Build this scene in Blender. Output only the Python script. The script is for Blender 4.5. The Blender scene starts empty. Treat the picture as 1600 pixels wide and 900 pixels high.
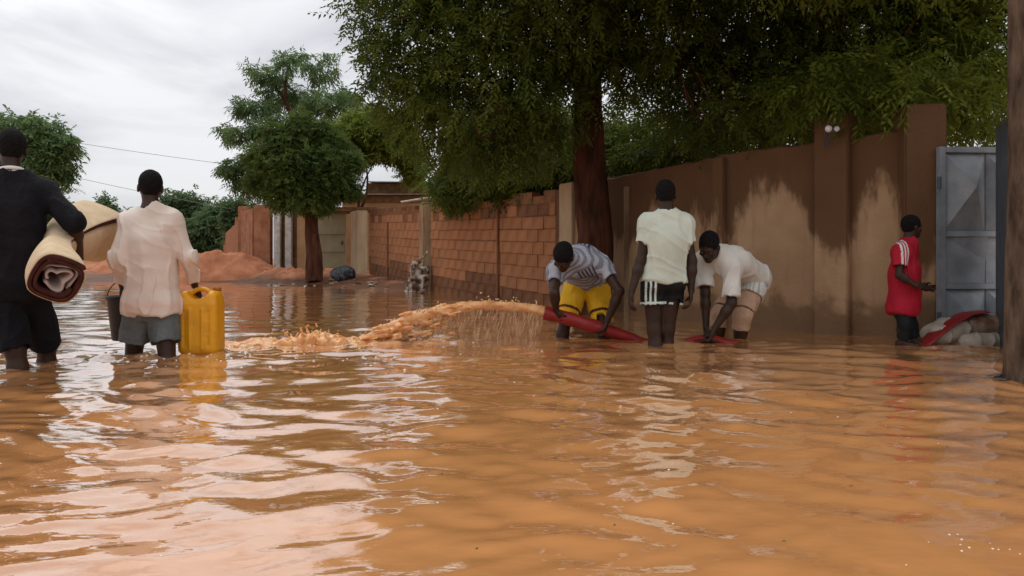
import bpy, bmesh, math, random
import numpy as np
import openvdb
from mathutils import Vector, Matrix

rng = np.random.default_rng(7)
random.seed(7)
scene = bpy.context.scene
COL = scene.collection

# ------------------------------------------------------------------ camera
F = 1200.0            # focal length in photo pixels (photo 1600 x 900)
HOR = 405.0           # horizon row
EYE = 0.70            # camera height above the flood water (z = 0)
cam_d = bpy.data.cameras.new("camera")
cam_d.sensor_width = 36.0
cam_d.lens = 36.0 * F / 1600.0
cam_d.shift_y = -(450.0 - HOR) / 1600.0
cam_d.clip_start = 0.05
cam_d.clip_end = 2000.0
cam = bpy.data.objects.new("camera", cam_d)
cam.location = (0, 0, EYE)
cam.rotation_euler = (math.radians(90), 0, 0)
COL.objects.link(cam)
scene.camera = cam

# ------------------------------------------------------------------ world: overcast sky
SUN_EL, SUN_AZ = math.radians(70), math.radians(-35)    # azimuth from +Y towards +X
world = bpy.data.worlds.new("World")
scene.world = world
world.use_nodes = True
wn, wl = world.node_tree.nodes, world.node_tree.links
wn.clear()
w_out = wn.new("ShaderNodeOutputWorld")
sky = wn.new("ShaderNodeTexSky")
sky.sky_type = 'NISHITA'
sky.sun_disc = False
sky.sun_elevation = SUN_EL
sky.sun_rotation = SUN_AZ
bg_sky = wn.new("ShaderNodeBackground")
bg_sky.inputs[1].default_value = 0.10
wl.new(sky.outputs[0], bg_sky.inputs[0])
tc = wn.new("ShaderNodeTexCoord")
mp = wn.new("ShaderNodeMapping")
mp.inputs['Scale'].default_value = (1.0, 1.0, 2.6)
mp.inputs['Location'].default_value = (0.35, 0.2, 0.1)
wl.new(tc.outputs['Generated'], mp.inputs[0])
nz = wn.new("ShaderNodeTexNoise")
nz.inputs['Scale'].default_value = 3.2
nz.inputs['Detail'].default_value = 7
nz.inputs['Roughness'].default_value = 0.52
nz.inputs['Distortion'].default_value = 0.5
wl.new(mp.outputs[0], nz.inputs[0])
cr = wn.new("ShaderNodeValToRGB")
e = cr.color_ramp.elements
e[0].position = 0.36; e[0].color = (0.44, 0.45, 0.485, 1)
e[1].position = 0.60; e[1].color = (0.82, 0.825, 0.84, 1)
m_ = cr.color_ramp.elements.new(0.47); m_.color = (0.66, 0.665, 0.69, 1)
wl.new(nz.outputs[0], cr.inputs[0])
bg_cl = wn.new("ShaderNodeBackground")
bg_cl.inputs[1].default_value = 1.0
# overcast sky: brighter towards the zenith, as under an even cloud sheet
sepd = wn.new("ShaderNodeSeparateXYZ"); wl.new(tc.outputs['Generated'], sepd.inputs[0])
gr = wn.new("ShaderNodeMapRange"); gr.inputs[1].default_value = 0.0; gr.inputs[2].default_value = 1.0
gr.inputs[3].default_value = 0.97; gr.inputs[4].default_value = 2.0
wl.new(sepd.outputs[2], gr.inputs[0])
vm = wn.new("ShaderNodeVectorMath"); vm.operation = 'SCALE'
wl.new(cr.outputs[0], vm.inputs[0]); wl.new(gr.outputs[0], vm.inputs['Scale'])
wl.new(vm.outputs[0], bg_cl.inputs[0])
mx = wn.new("ShaderNodeMixShader")
mx.inputs[0].default_value = 0.92
wl.new(bg_sky.outputs[0], mx.inputs[1])
wl.new(bg_cl.outputs[0], mx.inputs[2])
wl.new(mx.outputs[0], w_out.inputs[0])

sun_d = bpy.data.lights.new("sun", 'SUN')
sun_d.energy = 0.9
sun_d.angle = math.radians(20)
sun_d.color = (1.0, 0.96, 0.9)
sun = bpy.data.objects.new("sun", sun_d)
sd = Vector((math.sin(SUN_AZ) * math.cos(SUN_EL), math.cos(SUN_AZ) * math.cos(SUN_EL), math.sin(SUN_EL)))
sun.rotation_euler = sd.to_track_quat('Z', 'Y').to_euler()
sun.location = (0, 0, 30)
COL.objects.link(sun)

scene.view_settings.view_transform = 'Standard'
scene.view_settings.look = 'None'
scene.view_settings.exposure = 0.0
scene.view_settings.gamma = 1.0
scene.view_settings.use_curve_mapping = False
scene.render.engine = 'CYCLES'
scene.cycles.max_bounces = 6
scene.cycles.diffuse_bounces = 3
scene.cycles.glossy_bounces = 3
scene.cycles.transmission_bounces = 3
scene.cycles.use_denoising = True

# ------------------------------------------------------------------ helpers
def P(px, py, Y):
    return np.array([(px - 800.0) / F * Y, Y, EYE + (HOR - py) / F * Y])

def tag(o, label=None, cat=None, group=None, kind=None):
    if label: o['label'] = label
    if cat: o['category'] = cat
    if group: o['group'] = group
    if kind: o['kind'] = kind
    return o

def empty(name, loc=(0, 0, 0), label=None, cat=None, group=None):
    o = bpy.data.objects.new(name, None)
    o.empty_display_size = 0.1
    o.location = loc
    COL.objects.link(o)
    return tag(o, label, cat, group)

def link(name, me, mat=None, parent=None, world_coords=True):
    o = bpy.data.objects.new(name, me)
    if mat is not None and len(me.materials) == 0:
        me.materials.append(mat)
    COL.objects.link(o)
    if parent is not None:
        o.parent = parent
        if world_coords:            # mesh given in world space: cancel the parents' offset
            v = Vector((0, 0, 0)); p = parent
            while p is not None:
                v += p.location; p = p.parent
            o.location = -v
    return o

def mesh_np(name, verts, quads=None, tris=None, smooth=True):
    me = bpy.data.meshes.new(name)
    verts = np.asarray(verts, dtype=np.float32)
    q = np.zeros((0, 4), np.int32) if quads is None else np.asarray(quads, np.int32)
    t = np.zeros((0, 3), np.int32) if tris is None else np.asarray(tris, np.int32)
    me.vertices.add(len(verts)); me.vertices.foreach_set('co', verts.ravel())
    nl = q.size + t.size
    me.loops.add(nl)
    me.loops.foreach_set('vertex_index', np.concatenate([q.ravel(), t.ravel()]).astype(np.int32))
    me.polygons.add(len(q) + len(t))
    starts = np.concatenate([np.arange(len(q)) * 4, q.size + np.arange(len(t)) * 3]).astype(np.int32)
    me.polygons.foreach_set('loop_start', starts)
    me.polygons.foreach_set('use_smooth', np.full(len(q) + len(t), smooth))
    me.update(calc_edges=True)
    me.validate()
    return me

def add_attr(me, name, vals):
    a = me.attributes.new(name, 'FLOAT', 'POINT')
    a.data.foreach_set('value', np.asarray(vals, np.float32))

class MB:
    """collects boxes / prisms / tubes in world space and links them as one mesh"""
    def __init__(s): s.v = []; s.f = []
    def box(s, c, h, ax=None, taper=1.0):
        ax = np.eye(3) if ax is None else ax
        b = len(s.v)
        for z in (-1, 1):
            k = taper if z > 0 else 1.0
            for x, y in ((-1, -1), (1, -1), (1, 1), (-1, 1)):
                s.v.append(np.asarray(c) + ax[0] * x * h[0] * k + ax[1] * y * h[1] * k + ax[2] * z * h[2])
        for f in ((0, 3, 2, 1), (4, 5, 6, 7), (0, 1, 5, 4), (1, 2, 6, 5), (2, 3, 7, 6), (3, 0, 4, 7)):
            s.f.append([b + i for i in f])
        return s
    def bar(s, a, b_, r, up=(0, 0, 1), r2=None):
        a, b_ = np.asarray(a, float), np.asarray(b_, float)
        d = b_ - a; L = np.linalg.norm(d); d = d / L
        x = np.cross(d, up); x /= max(np.linalg.norm(x), 1e-6); y = np.cross(x, d)
        return s.box((a + b_) / 2, (r, r2 or r, L / 2), np.array([x, y, d]))
    def tube(s, pts, rads, n=8, cap=True):
        pts = [np.asarray(p, float) for p in pts]
        if np.isscalar(rads): rads = [rads] * len(pts)
        ref = np.array([0.31, 0.17, 0.93]); b = len(s.v)
        for i, p in enumerate(pts):
            t = pts[min(i + 1, len(pts) - 1)] - pts[max(i - 1, 0)]
            t = t / max(np.linalg.norm(t), 1e-9)
            x = np.cross(t, ref); nx = np.linalg.norm(x)
            x = x / nx if nx > 1e-3 else np.array([1., 0, 0]); y = np.cross(t, x)
            for k in range(n):
                a = 2 * math.pi * k / n
                s.v.append(p + rads[i] * (math.cos(a) * x + math.sin(a) * y))
        for i in range(len(pts) - 1):
            for k in range(n):
                k2 = (k + 1) % n
                s.f.append([b + i * n + k, b + i * n + k2, b + (i + 1) * n + k2, b + (i + 1) * n + k])
        if cap:
            s.f.append([b + k for k in range(n)][::-1])
            s.f.append([b + (len(pts) - 1) * n + k for k in range(n)])
        return s
    def build(s, name, mat, parent=None, smooth=False, bevel=0.0):
        me = bpy.data.meshes.new(name)
        me.from_pydata([tuple(map(float, v)) for v in s.v], [], s.f)
        bm = bmesh.new(); bm.from_mesh(me)
        bmesh.ops.recalc_face_normals(bm, faces=bm.faces)
        if bevel > 0:
            bmesh.ops.bevel(bm, geom=list(bm.edges), offset=bevel, segments=2, affect='EDGES', clamp_overlap=True)
        bm.to_mesh(me); bm.free()
        if smooth:
            me.polygons.foreach_set('use_smooth', [True] * len(me.polygons))
        return link(name, me, mat, parent)

def hash3(ix, iy, iz, seed):
    h = (ix * 374761393 + iy * 668265263 + iz * 2147483647 + seed * 974711) & 0xFFFFFFFF
    h = ((h ^ (h >> 13)) * 1274126177) & 0xFFFFFFFF
    return ((h ^ (h >> 16)) & 0xFFFF) / 65535.0

def vnoise(p, seed=0):
    """value noise in -1..1 for an (n,3) array"""
    p = np.asarray(p, np.float64)
    i = np.floor(p).astype(np.int64); f = p - i
    f = f * f * (3 - 2 * f)
    r = 0
    for dx in (0, 1):
        for dy in (0, 1):
            for dz in (0, 1):
                w = (f[:, 0] if dx else 1 - f[:, 0]) * (f[:, 1] if dy else 1 - f[:, 1]) * (f[:, 2] if dz else 1 - f[:, 2])
                r = r + w * hash3(i[:, 0] + dx, i[:, 1] + dy, i[:, 2] + dz, seed)
    return r * 2 - 1

def fbm(p, seed=0, oct=4):
    a, s, t = 1.0, 0.0, 0.0
    p = np.asarray(p, np.float64)
    for k in range(oct):
        s = s + a * vnoise(p * 2 ** k, seed + k); t += a; a *= 0.5
    return s / t

# ------------------------------------------------------------------ materials
def mat(name, col, rough=0.8, col2=None, scale=6.0, bump=0.0, bscale=30.0, spec=0.3, detail=5, ramp=(0.35, 0.65),
        attr=None, attr_col=None, rand=0.0, stretch=None, metallic=0.0):
    m = bpy.data.materials.new(name); m.use_nodes = True
    n, l = m.node_tree.nodes, m.node_tree.links
    b = n['Principled BSDF']
    b.inputs['Roughness'].default_value = rough
    b.inputs['Specular IOR Level'].default_value = spec
    b.inputs['Metallic'].default_value = metallic
    t = n.new('ShaderNodeTexCoord'); src = t.outputs['Object']
    if stretch:
        mpp = n.new('ShaderNodeMapping'); mpp.inputs['Scale'].default_value = stretch
        l.new(src, mpp.inputs[0]); src = mpp.outputs[0]
    last = None
    if col2 is not None:
        x = n.new('ShaderNodeTexNoise'); x.inputs['Scale'].default_value = scale; x.inputs['Detail'].default_value = detail
        x.inputs['Roughness'].default_value = 0.6
        l.new(src, x.inputs[0])
        r = n.new('ShaderNodeValToRGB')
        r.color_ramp.elements[0].position = ramp[0]; r.color_ramp.elements[0].color = (*col, 1)
        r.color_ramp.elements[1].position = ramp[1]; r.color_ramp.elements[1].color = (*col2, 1)
        l.new(x.outputs[0], r.inputs[0]); last = r.outputs[0]
    else:
        c = n.new('ShaderNodeRGB'); c.outputs[0].default_value = (*col, 1); last = c.outputs[0]
    if attr:
        a = n.new('ShaderNodeAttribute'); a.attribute_name = attr
        mixn = n.new('ShaderNodeMix'); mixn.data_type = 'RGBA'
        l.new(a.outputs['Fac'], mixn.inputs[0]); l.new(last, mixn.inputs[6])
        mixn.inputs[7].default_value = (*attr_col, 1); last = mixn.outputs[2]
    if rand > 0:
        oi = n.new('ShaderNodeObjectInfo'); mr = n.new('ShaderNodeMapRange')
        mr.inputs[3].default_value = 1 - rand; mr.inputs[4].default_value = 1 + rand
        l.new(oi.outputs['Random'], mr.inputs[0])
        hv = n.new('ShaderNodeHueSaturation'); l.new(mr.outputs[0], hv.inputs['Value']); l.new(last, hv.inputs['Color'])
        last = hv.outputs[0]
    l.new(last, b.inputs['Base Color'])
    if bump > 0:
        x2 = n.new('ShaderNodeTexNoise'); x2.inputs['Scale'].default_value = bscale; x2.inputs['Detail'].default_value = 6
        l.new(src, x2.inputs[0])
        bp = n.new('ShaderNodeBump'); bp.inputs['Strength'].default_value = bump; bp.inputs['Distance'].default_value = 0.02
        l.new(x2.outputs[0], bp.inputs['Height']); l.new(bp.outputs[0], b.inputs['Normal'])
    return m

M = {}
M['skin'] = mat('skin', (0.031, 0.0135, 0.007), 0.48, (0.050, 0.022, 0.0115), 9, 0.10, 90, 0.28)
M['hair'] = mat('hair', (0.006, 0.005, 0.005), 0.9, (0.014, 0.012, 0.011), 60, 0.9, 160, 0.15)
M['eye'] = mat('eye', (0.10, 0.08, 0.07), 0.3)
M['sweat'] = mat('sweatshirt_cotton', (0.66, 0.53, 0.445), 0.9, (0.75, 0.645, 0.565), 2.2, 0.10, 160, 0.05, attr='print', attr_col=(0.68, 0.47, 0.37))
M['grey_shorts'] = mat('grey_cotton', (0.105, 0.115, 0.115), 0.9, (0.15, 0.16, 0.155), 12, 0.4, 60, 0.1)
M['black_cloth'] = mat('black_cotton', (0.006, 0.006, 0.008), 0.85, (0.012, 0.011, 0.014), 8, 0.5, 40, 0.15, attr='print', attr_col=(0.6, 0.6, 0.62))
M['mint_tee'] = mat('pale_mint_cotton', (0.50, 0.54, 0.43), 0.9, (0.66, 0.69, 0.58), 2.0, 0.10, 160, 0.05)
M['white_tee'] = mat('off_white_cotton', (0.62, 0.58, 0.51), 0.9, (0.74, 0.70, 0.63), 2.2, 0.10, 160, 0.05)
M['black_shorts'] = mat('black_sport_fabric', (0.006, 0.007, 0.008), 0.7, (0.011, 0.012, 0.013), 10, 0.3, 50, 0.25, attr='print', attr_col=(0.62, 0.66, 0.58))
M['stripe_tee'] = mat('grey_patterned_cotton', (0.34, 0.34, 0.38), 0.9, (0.44, 0.44, 0.48), 9, 0.4, 50, 0.1, attr='print', attr_col=(0.05, 0.05, 0.075))
M['yellow'] = mat('yellow_sport_fabric', (0.72, 0.36, 0.012), 0.75, (0.80, 0.46, 0.025), 7, 0.3, 40, 0.2, attr='print', attr_col=(0.09, 0.02, 0.01))
M['stripe_shorts'] = mat('pinstripe_cotton', (0.60, 0.58, 0.52), 0.9, (0.68, 0.66, 0.60), 8, 0.3, 40, 0.1, attr='print', attr_col=(0.26, 0.28, 0.27))
M['khaki'] = mat('wet_khaki_cotton', (0.44, 0.27, 0.17), 0.8, (0.55, 0.36, 0.24), 7, 0.4, 40, 0.15, attr='print', attr_col=(0.10, 0.05, 0.035))
M['red_jersey'] = mat('red_jersey', (0.34, 0.008, 0.022), 0.75, (0.42, 0.013, 0.03), 8, 0.3, 40, 0.2, attr='print', attr_col=(0.66, 0.60, 0.58))
M['sandal'] = mat('pale_sandal', (0.42, 0.38, 0.32), 0.7)
M['yellow_plastic'] = mat('yellow_plastic', (0.74, 0.33, 0.005), 0.42, (0.52, 0.21, 0.012), 5, 0.08, 40, 0.45, detail=9, ramp=(0.45, 0.75))
M['orange_cap'] = mat('dull_cap_plastic', (0.35, 0.12, 0.01), 0.5)
M['black_plastic'] = mat('black_plastic', (0.012, 0.012, 0.013), 0.45, (0.02, 0.018, 0.018), 10)
M['wire'] = mat('dull_wire', (0.10, 0.10, 0.10), 0.5, metallic=0.6)
M['mat_face'] = mat('woven_straw_mat', (0.62, 0.45, 0.28), 0.85, (0.70, 0.54, 0.36), 14, 0.3, 120, 0.15, stretch=(1, 1, 1))
M['mat_lining'] = mat('dark_brown_lining', (0.045, 0.014, 0.010), 0.9, (0.075, 0.025, 0.018), 14, 0.3, 80, 0.1)
M['mat_inner'] = mat('pinkish_grey_fabric', (0.42, 0.31, 0.28), 0.9, (0.52, 0.41, 0.37), 10, 0.4, 40, 0.1)
M['hose'] = mat('red_hose', (0.24, 0.012, 0.014), 0.42, (0.31, 0.022, 0.018), 8, 0.15, 60, 0.4)
M['bark'] = mat('bark', (0.035, 0.015, 0.009), 0.9, (0.115, 0.044, 0.024), 9, 0.9, 26, 0.15, stretch=(1, 1, 0.28))
M['pole_bark'] = mat('weathered_pole_wood', (0.045, 0.028, 0.018), 0.9, (0.15, 0.10, 0.068), 16, 0.9, 40, 0.15, stretch=(1, 1, 0.25))
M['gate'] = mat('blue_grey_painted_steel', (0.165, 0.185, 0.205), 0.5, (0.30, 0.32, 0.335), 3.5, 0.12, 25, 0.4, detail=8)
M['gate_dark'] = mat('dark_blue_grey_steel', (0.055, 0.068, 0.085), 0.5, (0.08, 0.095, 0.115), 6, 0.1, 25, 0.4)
M['sack'] = mat('woven_plastic_sack', (0.42, 0.36, 0.28), 0.75, (0.56, 0.50, 0.42), 9, 0.4, 60, 0.25)
M['sack_brown'] = mat('muddy_sack', (0.16, 0.08, 0.045), 0.8, (0.42, 0.33, 0.25), 7, 0.4, 50, 0.2)
M['white_plastic'] = mat('white_plastic', (0.62, 0.60, 0.57), 0.6, (0.42, 0.38, 0.33), 8)
M['old_sack'] = mat('muddy_torn_sack', (0.10, 0.065, 0.045), 0.8, (0.52, 0.47, 0.42), 7, 0.5, 30, 0.2, ramp=(0.42, 0.60))
M['lamp_white'] = mat('lamp_white', (0.72, 0.70, 0.68), 0.4)
M['block'] = mat('mud_block', (0.255, 0.110, 0.050), 0.95, (0.365, 0.170, 0.084), 3.5, 0.9, 38, 0.1, rand=0.08)
M['block_wet'] = mat('wet_mud_block', (0.115, 0.050, 0.025), 0.9, (0.21, 0.096, 0.047), 4, 0.7, 38, 0.15, rand=0.12)
M['mortar'] = mat('mud_mortar', (0.17, 0.075, 0.036), 0.95, (0.25, 0.115, 0.057), 8, 0.6, 40, 0.1)
M['concrete'] = mat('stained_concrete', (0.16, 0.10, 0.055), 0.95, (0.36, 0.25, 0.15), 4, 0.5, 30, 0.1, stretch=(1, 1, 0.25))
M['concrete_pale'] = mat('pale_plaster', (0.40, 0.29, 0.18), 0.95, (0.50, 0.38, 0.25), 4, 0.4, 30, 0.1, stretch=(1, 1, 0.4))
M['adobe'] = mat('adobe', (0.27, 0.115, 0.060), 0.95, (0.42, 0.20, 0.11), 4, 0.6, 20, 0.1)
M['ochre'] = mat('ochre_plaster', (0.40, 0.23, 0.11), 0.95, (0.48, 0.30, 0.16), 3, 0.4, 20, 0.1)
M['door'] = mat('olive_painted_steel', (0.30, 0.26, 0.15), 0.6, (0.36, 0.31, 0.19), 4, 0.1, 20, 0.3)
M['roof_metal'] = mat('weathered_roof_sheet', (0.36, 0.32, 0.28), 0.6, (0.60, 0.57, 0.53), 5, 0.1, 20, 0.35)
M['thatch'] = mat('old_clay_parapet', (0.14, 0.075, 0.035), 0.95, (0.25, 0.145, 0.07), 6, 0.7, 25, 0.1)
M['mud'] = mat('red_laterite', (0.31, 0.115, 0.058), 0.95, (0.47, 0.20, 0.108), 2.2, 1.0, 12, 0.1)
def ground_material():
    m = mat('street_earth', (0.36, 0.145, 0.075), 0.95, (0.48, 0.215, 0.12), 3, 0.8, 22, 0.1)
    n, l = m.node_tree.nodes, m.node_tree.links; b = n['Principled BSDF']
    src = b.inputs['Base Color'].links[0].from_socket
    g_ = n.new('ShaderNodeNewGeometry'); sp = n.new('ShaderNodeSeparateXYZ'); l.new(g_.outputs['Position'], sp.inputs[0])
    nz_ = n.new('ShaderNodeTexNoise'); nz_.inputs['Scale'].default_value = 1.6; nz_.inputs['Detail'].default_value = 6; l.new(g_.outputs['Position'], nz_.inputs[0])
    ad = n.new('ShaderNodeMath'); ad.operation = 'MULTIPLY_ADD'; ad.inputs[1].default_value = -0.55; l.new(nz_.outputs[0], ad.inputs[0]); l.new(sp.outputs[2], ad.inputs[2])
    mr_ = n.new('ShaderNodeMapRange'); mr_.inputs[1].default_value = -0.14; mr_.inputs[2].default_value = 0.06; mr_.inputs[3].default_value = 1; mr_.inputs[4].default_value = 0
    l.new(ad.outputs[0], mr_.inputs[0])
    mx_ = n.new('ShaderNodeMix'); mx_.data_type = 'RGBA'; l.new(mr_.outputs[0], mx_.inputs[0]); l.new(src, mx_.inputs[6]); mx_.inputs[7].default_value = (0.115, 0.052, 0.028, 1)
    l.new(mx_.outputs[2], b.inputs['Base Color'])
    rg = n.new('ShaderNodeMapRange'); rg.inputs[3].default_value = 0.95; rg.inputs[4].default_value = 0.5; l.new(mr_.outputs[0], rg.inputs[0]); l.new(rg.outputs[0], b.inputs['Roughness'])
    return m
M['earth'] = ground_material()
M['rubbish_dark'] = mat('dark_plastic_bag', (0.02, 0.024, 0.03), 0.35, (0.05, 0.055, 0.06), 12, 0.3, 40, 0.5)
M['scrap'] = mat('pale_scrap', (0.50, 0.46, 0.40), 0.8, (0.34, 0.26, 0.19), 20, 0.3, 60, rand=0.3)
M['stone'] = mat('muddy_stone', (0.16, 0.085, 0.05), 0.9, (0.30, 0.17, 0.10), 9, 0.6, 30, rand=0.3)
M['cable'] = mat('cable', (0.26, 0.26, 0.27), 0.7)

def leaf_mat(name, c1, c2, trans=0.35):
    m = bpy.data.materials.new(name); m.use_nodes = True
    n, l = m.node_tree.nodes, m.node_tree.links
    b = n['Principled BSDF']; out = n['Material Output']
    a = n.new('ShaderNodeAttribute'); a.attribute_name = 'tint'
    r = n.new('ShaderNodeValToRGB')
    r.color_ramp.elements[0].color = (*c1, 1); r.color_ramp.elements[1].color = (*c2, 1)
    l.new(a.outputs['Fac'], r.inputs[0]); l.new(r.outputs[0], b.inputs['Base Color'])
    b.inputs['Roughness'].default_value = 0.55; b.inputs['Specular IOR Level'].default_value = 0.12
    tr = n.new('ShaderNodeBsdfTranslucent')
    hs = n.new('ShaderNodeHueSaturation'); hs.inputs['Value'].default_value = 1.4; hs.inputs['Hue'].default_value = 0.485
    l.new(r.outputs[0], hs.inputs['Color']); l.new(hs.outputs[0], tr.inputs[0])
    mxs = n.new('ShaderNodeMixShader'); mxs.inputs[0].default_value = trans
    l.new(b.outputs[0], mxs.inputs[1]); l.new(tr.outputs[0], mxs.inputs[2]); l.new(mxs.outputs[0], out.inputs[0])
    return m
M['neem'] = leaf_mat('neem_leaf', (0.032, 0.058, 0.010), (0.125, 0.170, 0.030), 0.4)
M['neem_light'] = leaf_mat('light_neem_leaf', (0.060, 0.095, 0.012), (0.180, 0.230, 0.034), 0.45)
M['dense_leaf'] = leaf_mat('dense_leaf', (0.038, 0.070, 0.016), (0.120, 0.175, 0.042), 0.4)
M['tall_leaf'] = leaf_mat('tall_tree_leaf', (0.060, 0.115, 0.042), (0.150, 0.230, 0.090), 0.42)
M['bush_leaf'] = leaf_mat('bush_leaf', (0.050, 0.095, 0.040), (0.115, 0.180, 0.075), 0.35)

# plaster of the near wall: rain-darkened top with ragged runs and a damp foot
def plaster_material():
    m = bpy.data.materials.new('rain_stained_plaster'); m.use_nodes = True
    n, l = m.node_tree.nodes, m.node_tree.links
    b = n['Principled BSDF']; b.inputs['Roughness'].default_value = 0.9; b.inputs['Specular IOR Level'].default_value = 0.2
    t = n.new('ShaderNodeTexCoord'); src = t.outputs['Object']
    def noise(scale, stretch, detail=5, dist=0.0):
        mm = n.new('ShaderNodeMapping'); mm.inputs['Scale'].default_value = stretch; l.new(src, mm.inputs[0])
        x = n.new('ShaderNodeTexNoise'); x.inputs['Scale'].default_value = scale; x.inputs['Detail'].default_value = detail
        x.inputs['Distortion'].default_value = dist
        l.new(mm.outputs[0], x.inputs[0]); return x.outputs[0]
    def math_(op, a, bb):
        x = n.new('ShaderNodeMath'); x.operation = op
        for i, v in enumerate((a, bb)):
            if isinstance(v, (int, float)): x.inputs[i].default_value = v
            else: l.new(v, x.inputs[i])
        return x.outputs[0]
    def mixc(f, c1, c2):
        x = n.new('ShaderNodeMix'); x.data_type = 'RGBA'; l.new(f, x.inputs[0])
        for i, v in ((6, c1), (7, c2)):
            if isinstance(v, tuple): x.inputs[i].default_value = (*v, 1)
            else: l.new(v, x.inputs[i])
        return x.outputs[2]
    def sstep(v, lo, hi):
        x = n.new('ShaderNodeMapRange'); x.interpolation_type = 'SMOOTHSTEP'
        l.new(v, x.inputs[0]); x.inputs[1].default_value = lo; x.inputs[2].default_value = hi; return x.outputs[0]
    sp = n.new('ShaderNodeSeparateXYZ'); l.new(src, sp.inputs[0]); z = sp.outputs[2]
    base = mixc(sstep(noise(2.2, (1, 1, 1)), 0.35, 0.7), (0.35, 0.215, 0.118), (0.46, 0.295, 0.17))
    base = mixc(math_('MULTIPLY', sstep(noise(14, (1, 1, 0.12)), 0.5, 0.75), 0.45), base, (0.30, 0.17, 0.09))
    # wet runs from the coping
    big = noise(1.15, (1, 1, 0.25), 3); runs = noise(5.5, (1, 1, 0.16), 6, 0.8)
    fz = noise(24, (1, 1, 0.35), 6)
    lvl = math_('ADD', math_('ADD', math_('MULTIPLY', big, 3.1), math_('MULTIPLY', runs, 0.42)), math_('MULTIPLY', math_('SUBTRACT', fz, 0.5), 0.35))   # ~1.9 mean
    wet = sstep(math_('SUBTRACT', math_('ADD', z, lvl), 2.79), -0.12, 0.15)
    base = mixc(math_('MULTIPLY', wet, 0.88), base, (0.095, 0.042, 0.017))
    # damp foot
    foot = noise(3.5, (1, 1, 1), 5, 0.6)
    wf = sstep(math_('SUBTRACT', math_('MULTIPLY', foot, 0.75), z), -0.02, 0.20)
    base = mixc(math_('MULTIPLY', wf, 0.75), base, (0.135, 0.072, 0.036))
    l.new(base, b.inputs['Base Color'])
    bp = n.new('ShaderNodeBump'); bp.inputs['Strength'].default_value = 0.5; bp.inputs['Distance'].default_value = 0.015
    l.new(noise(28, (1, 1, 1), 8), bp.inputs['Height']); l.new(bp.outputs[0], b.inputs['Normal'])
    return m
M['plaster'] = plaster_material()

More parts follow.
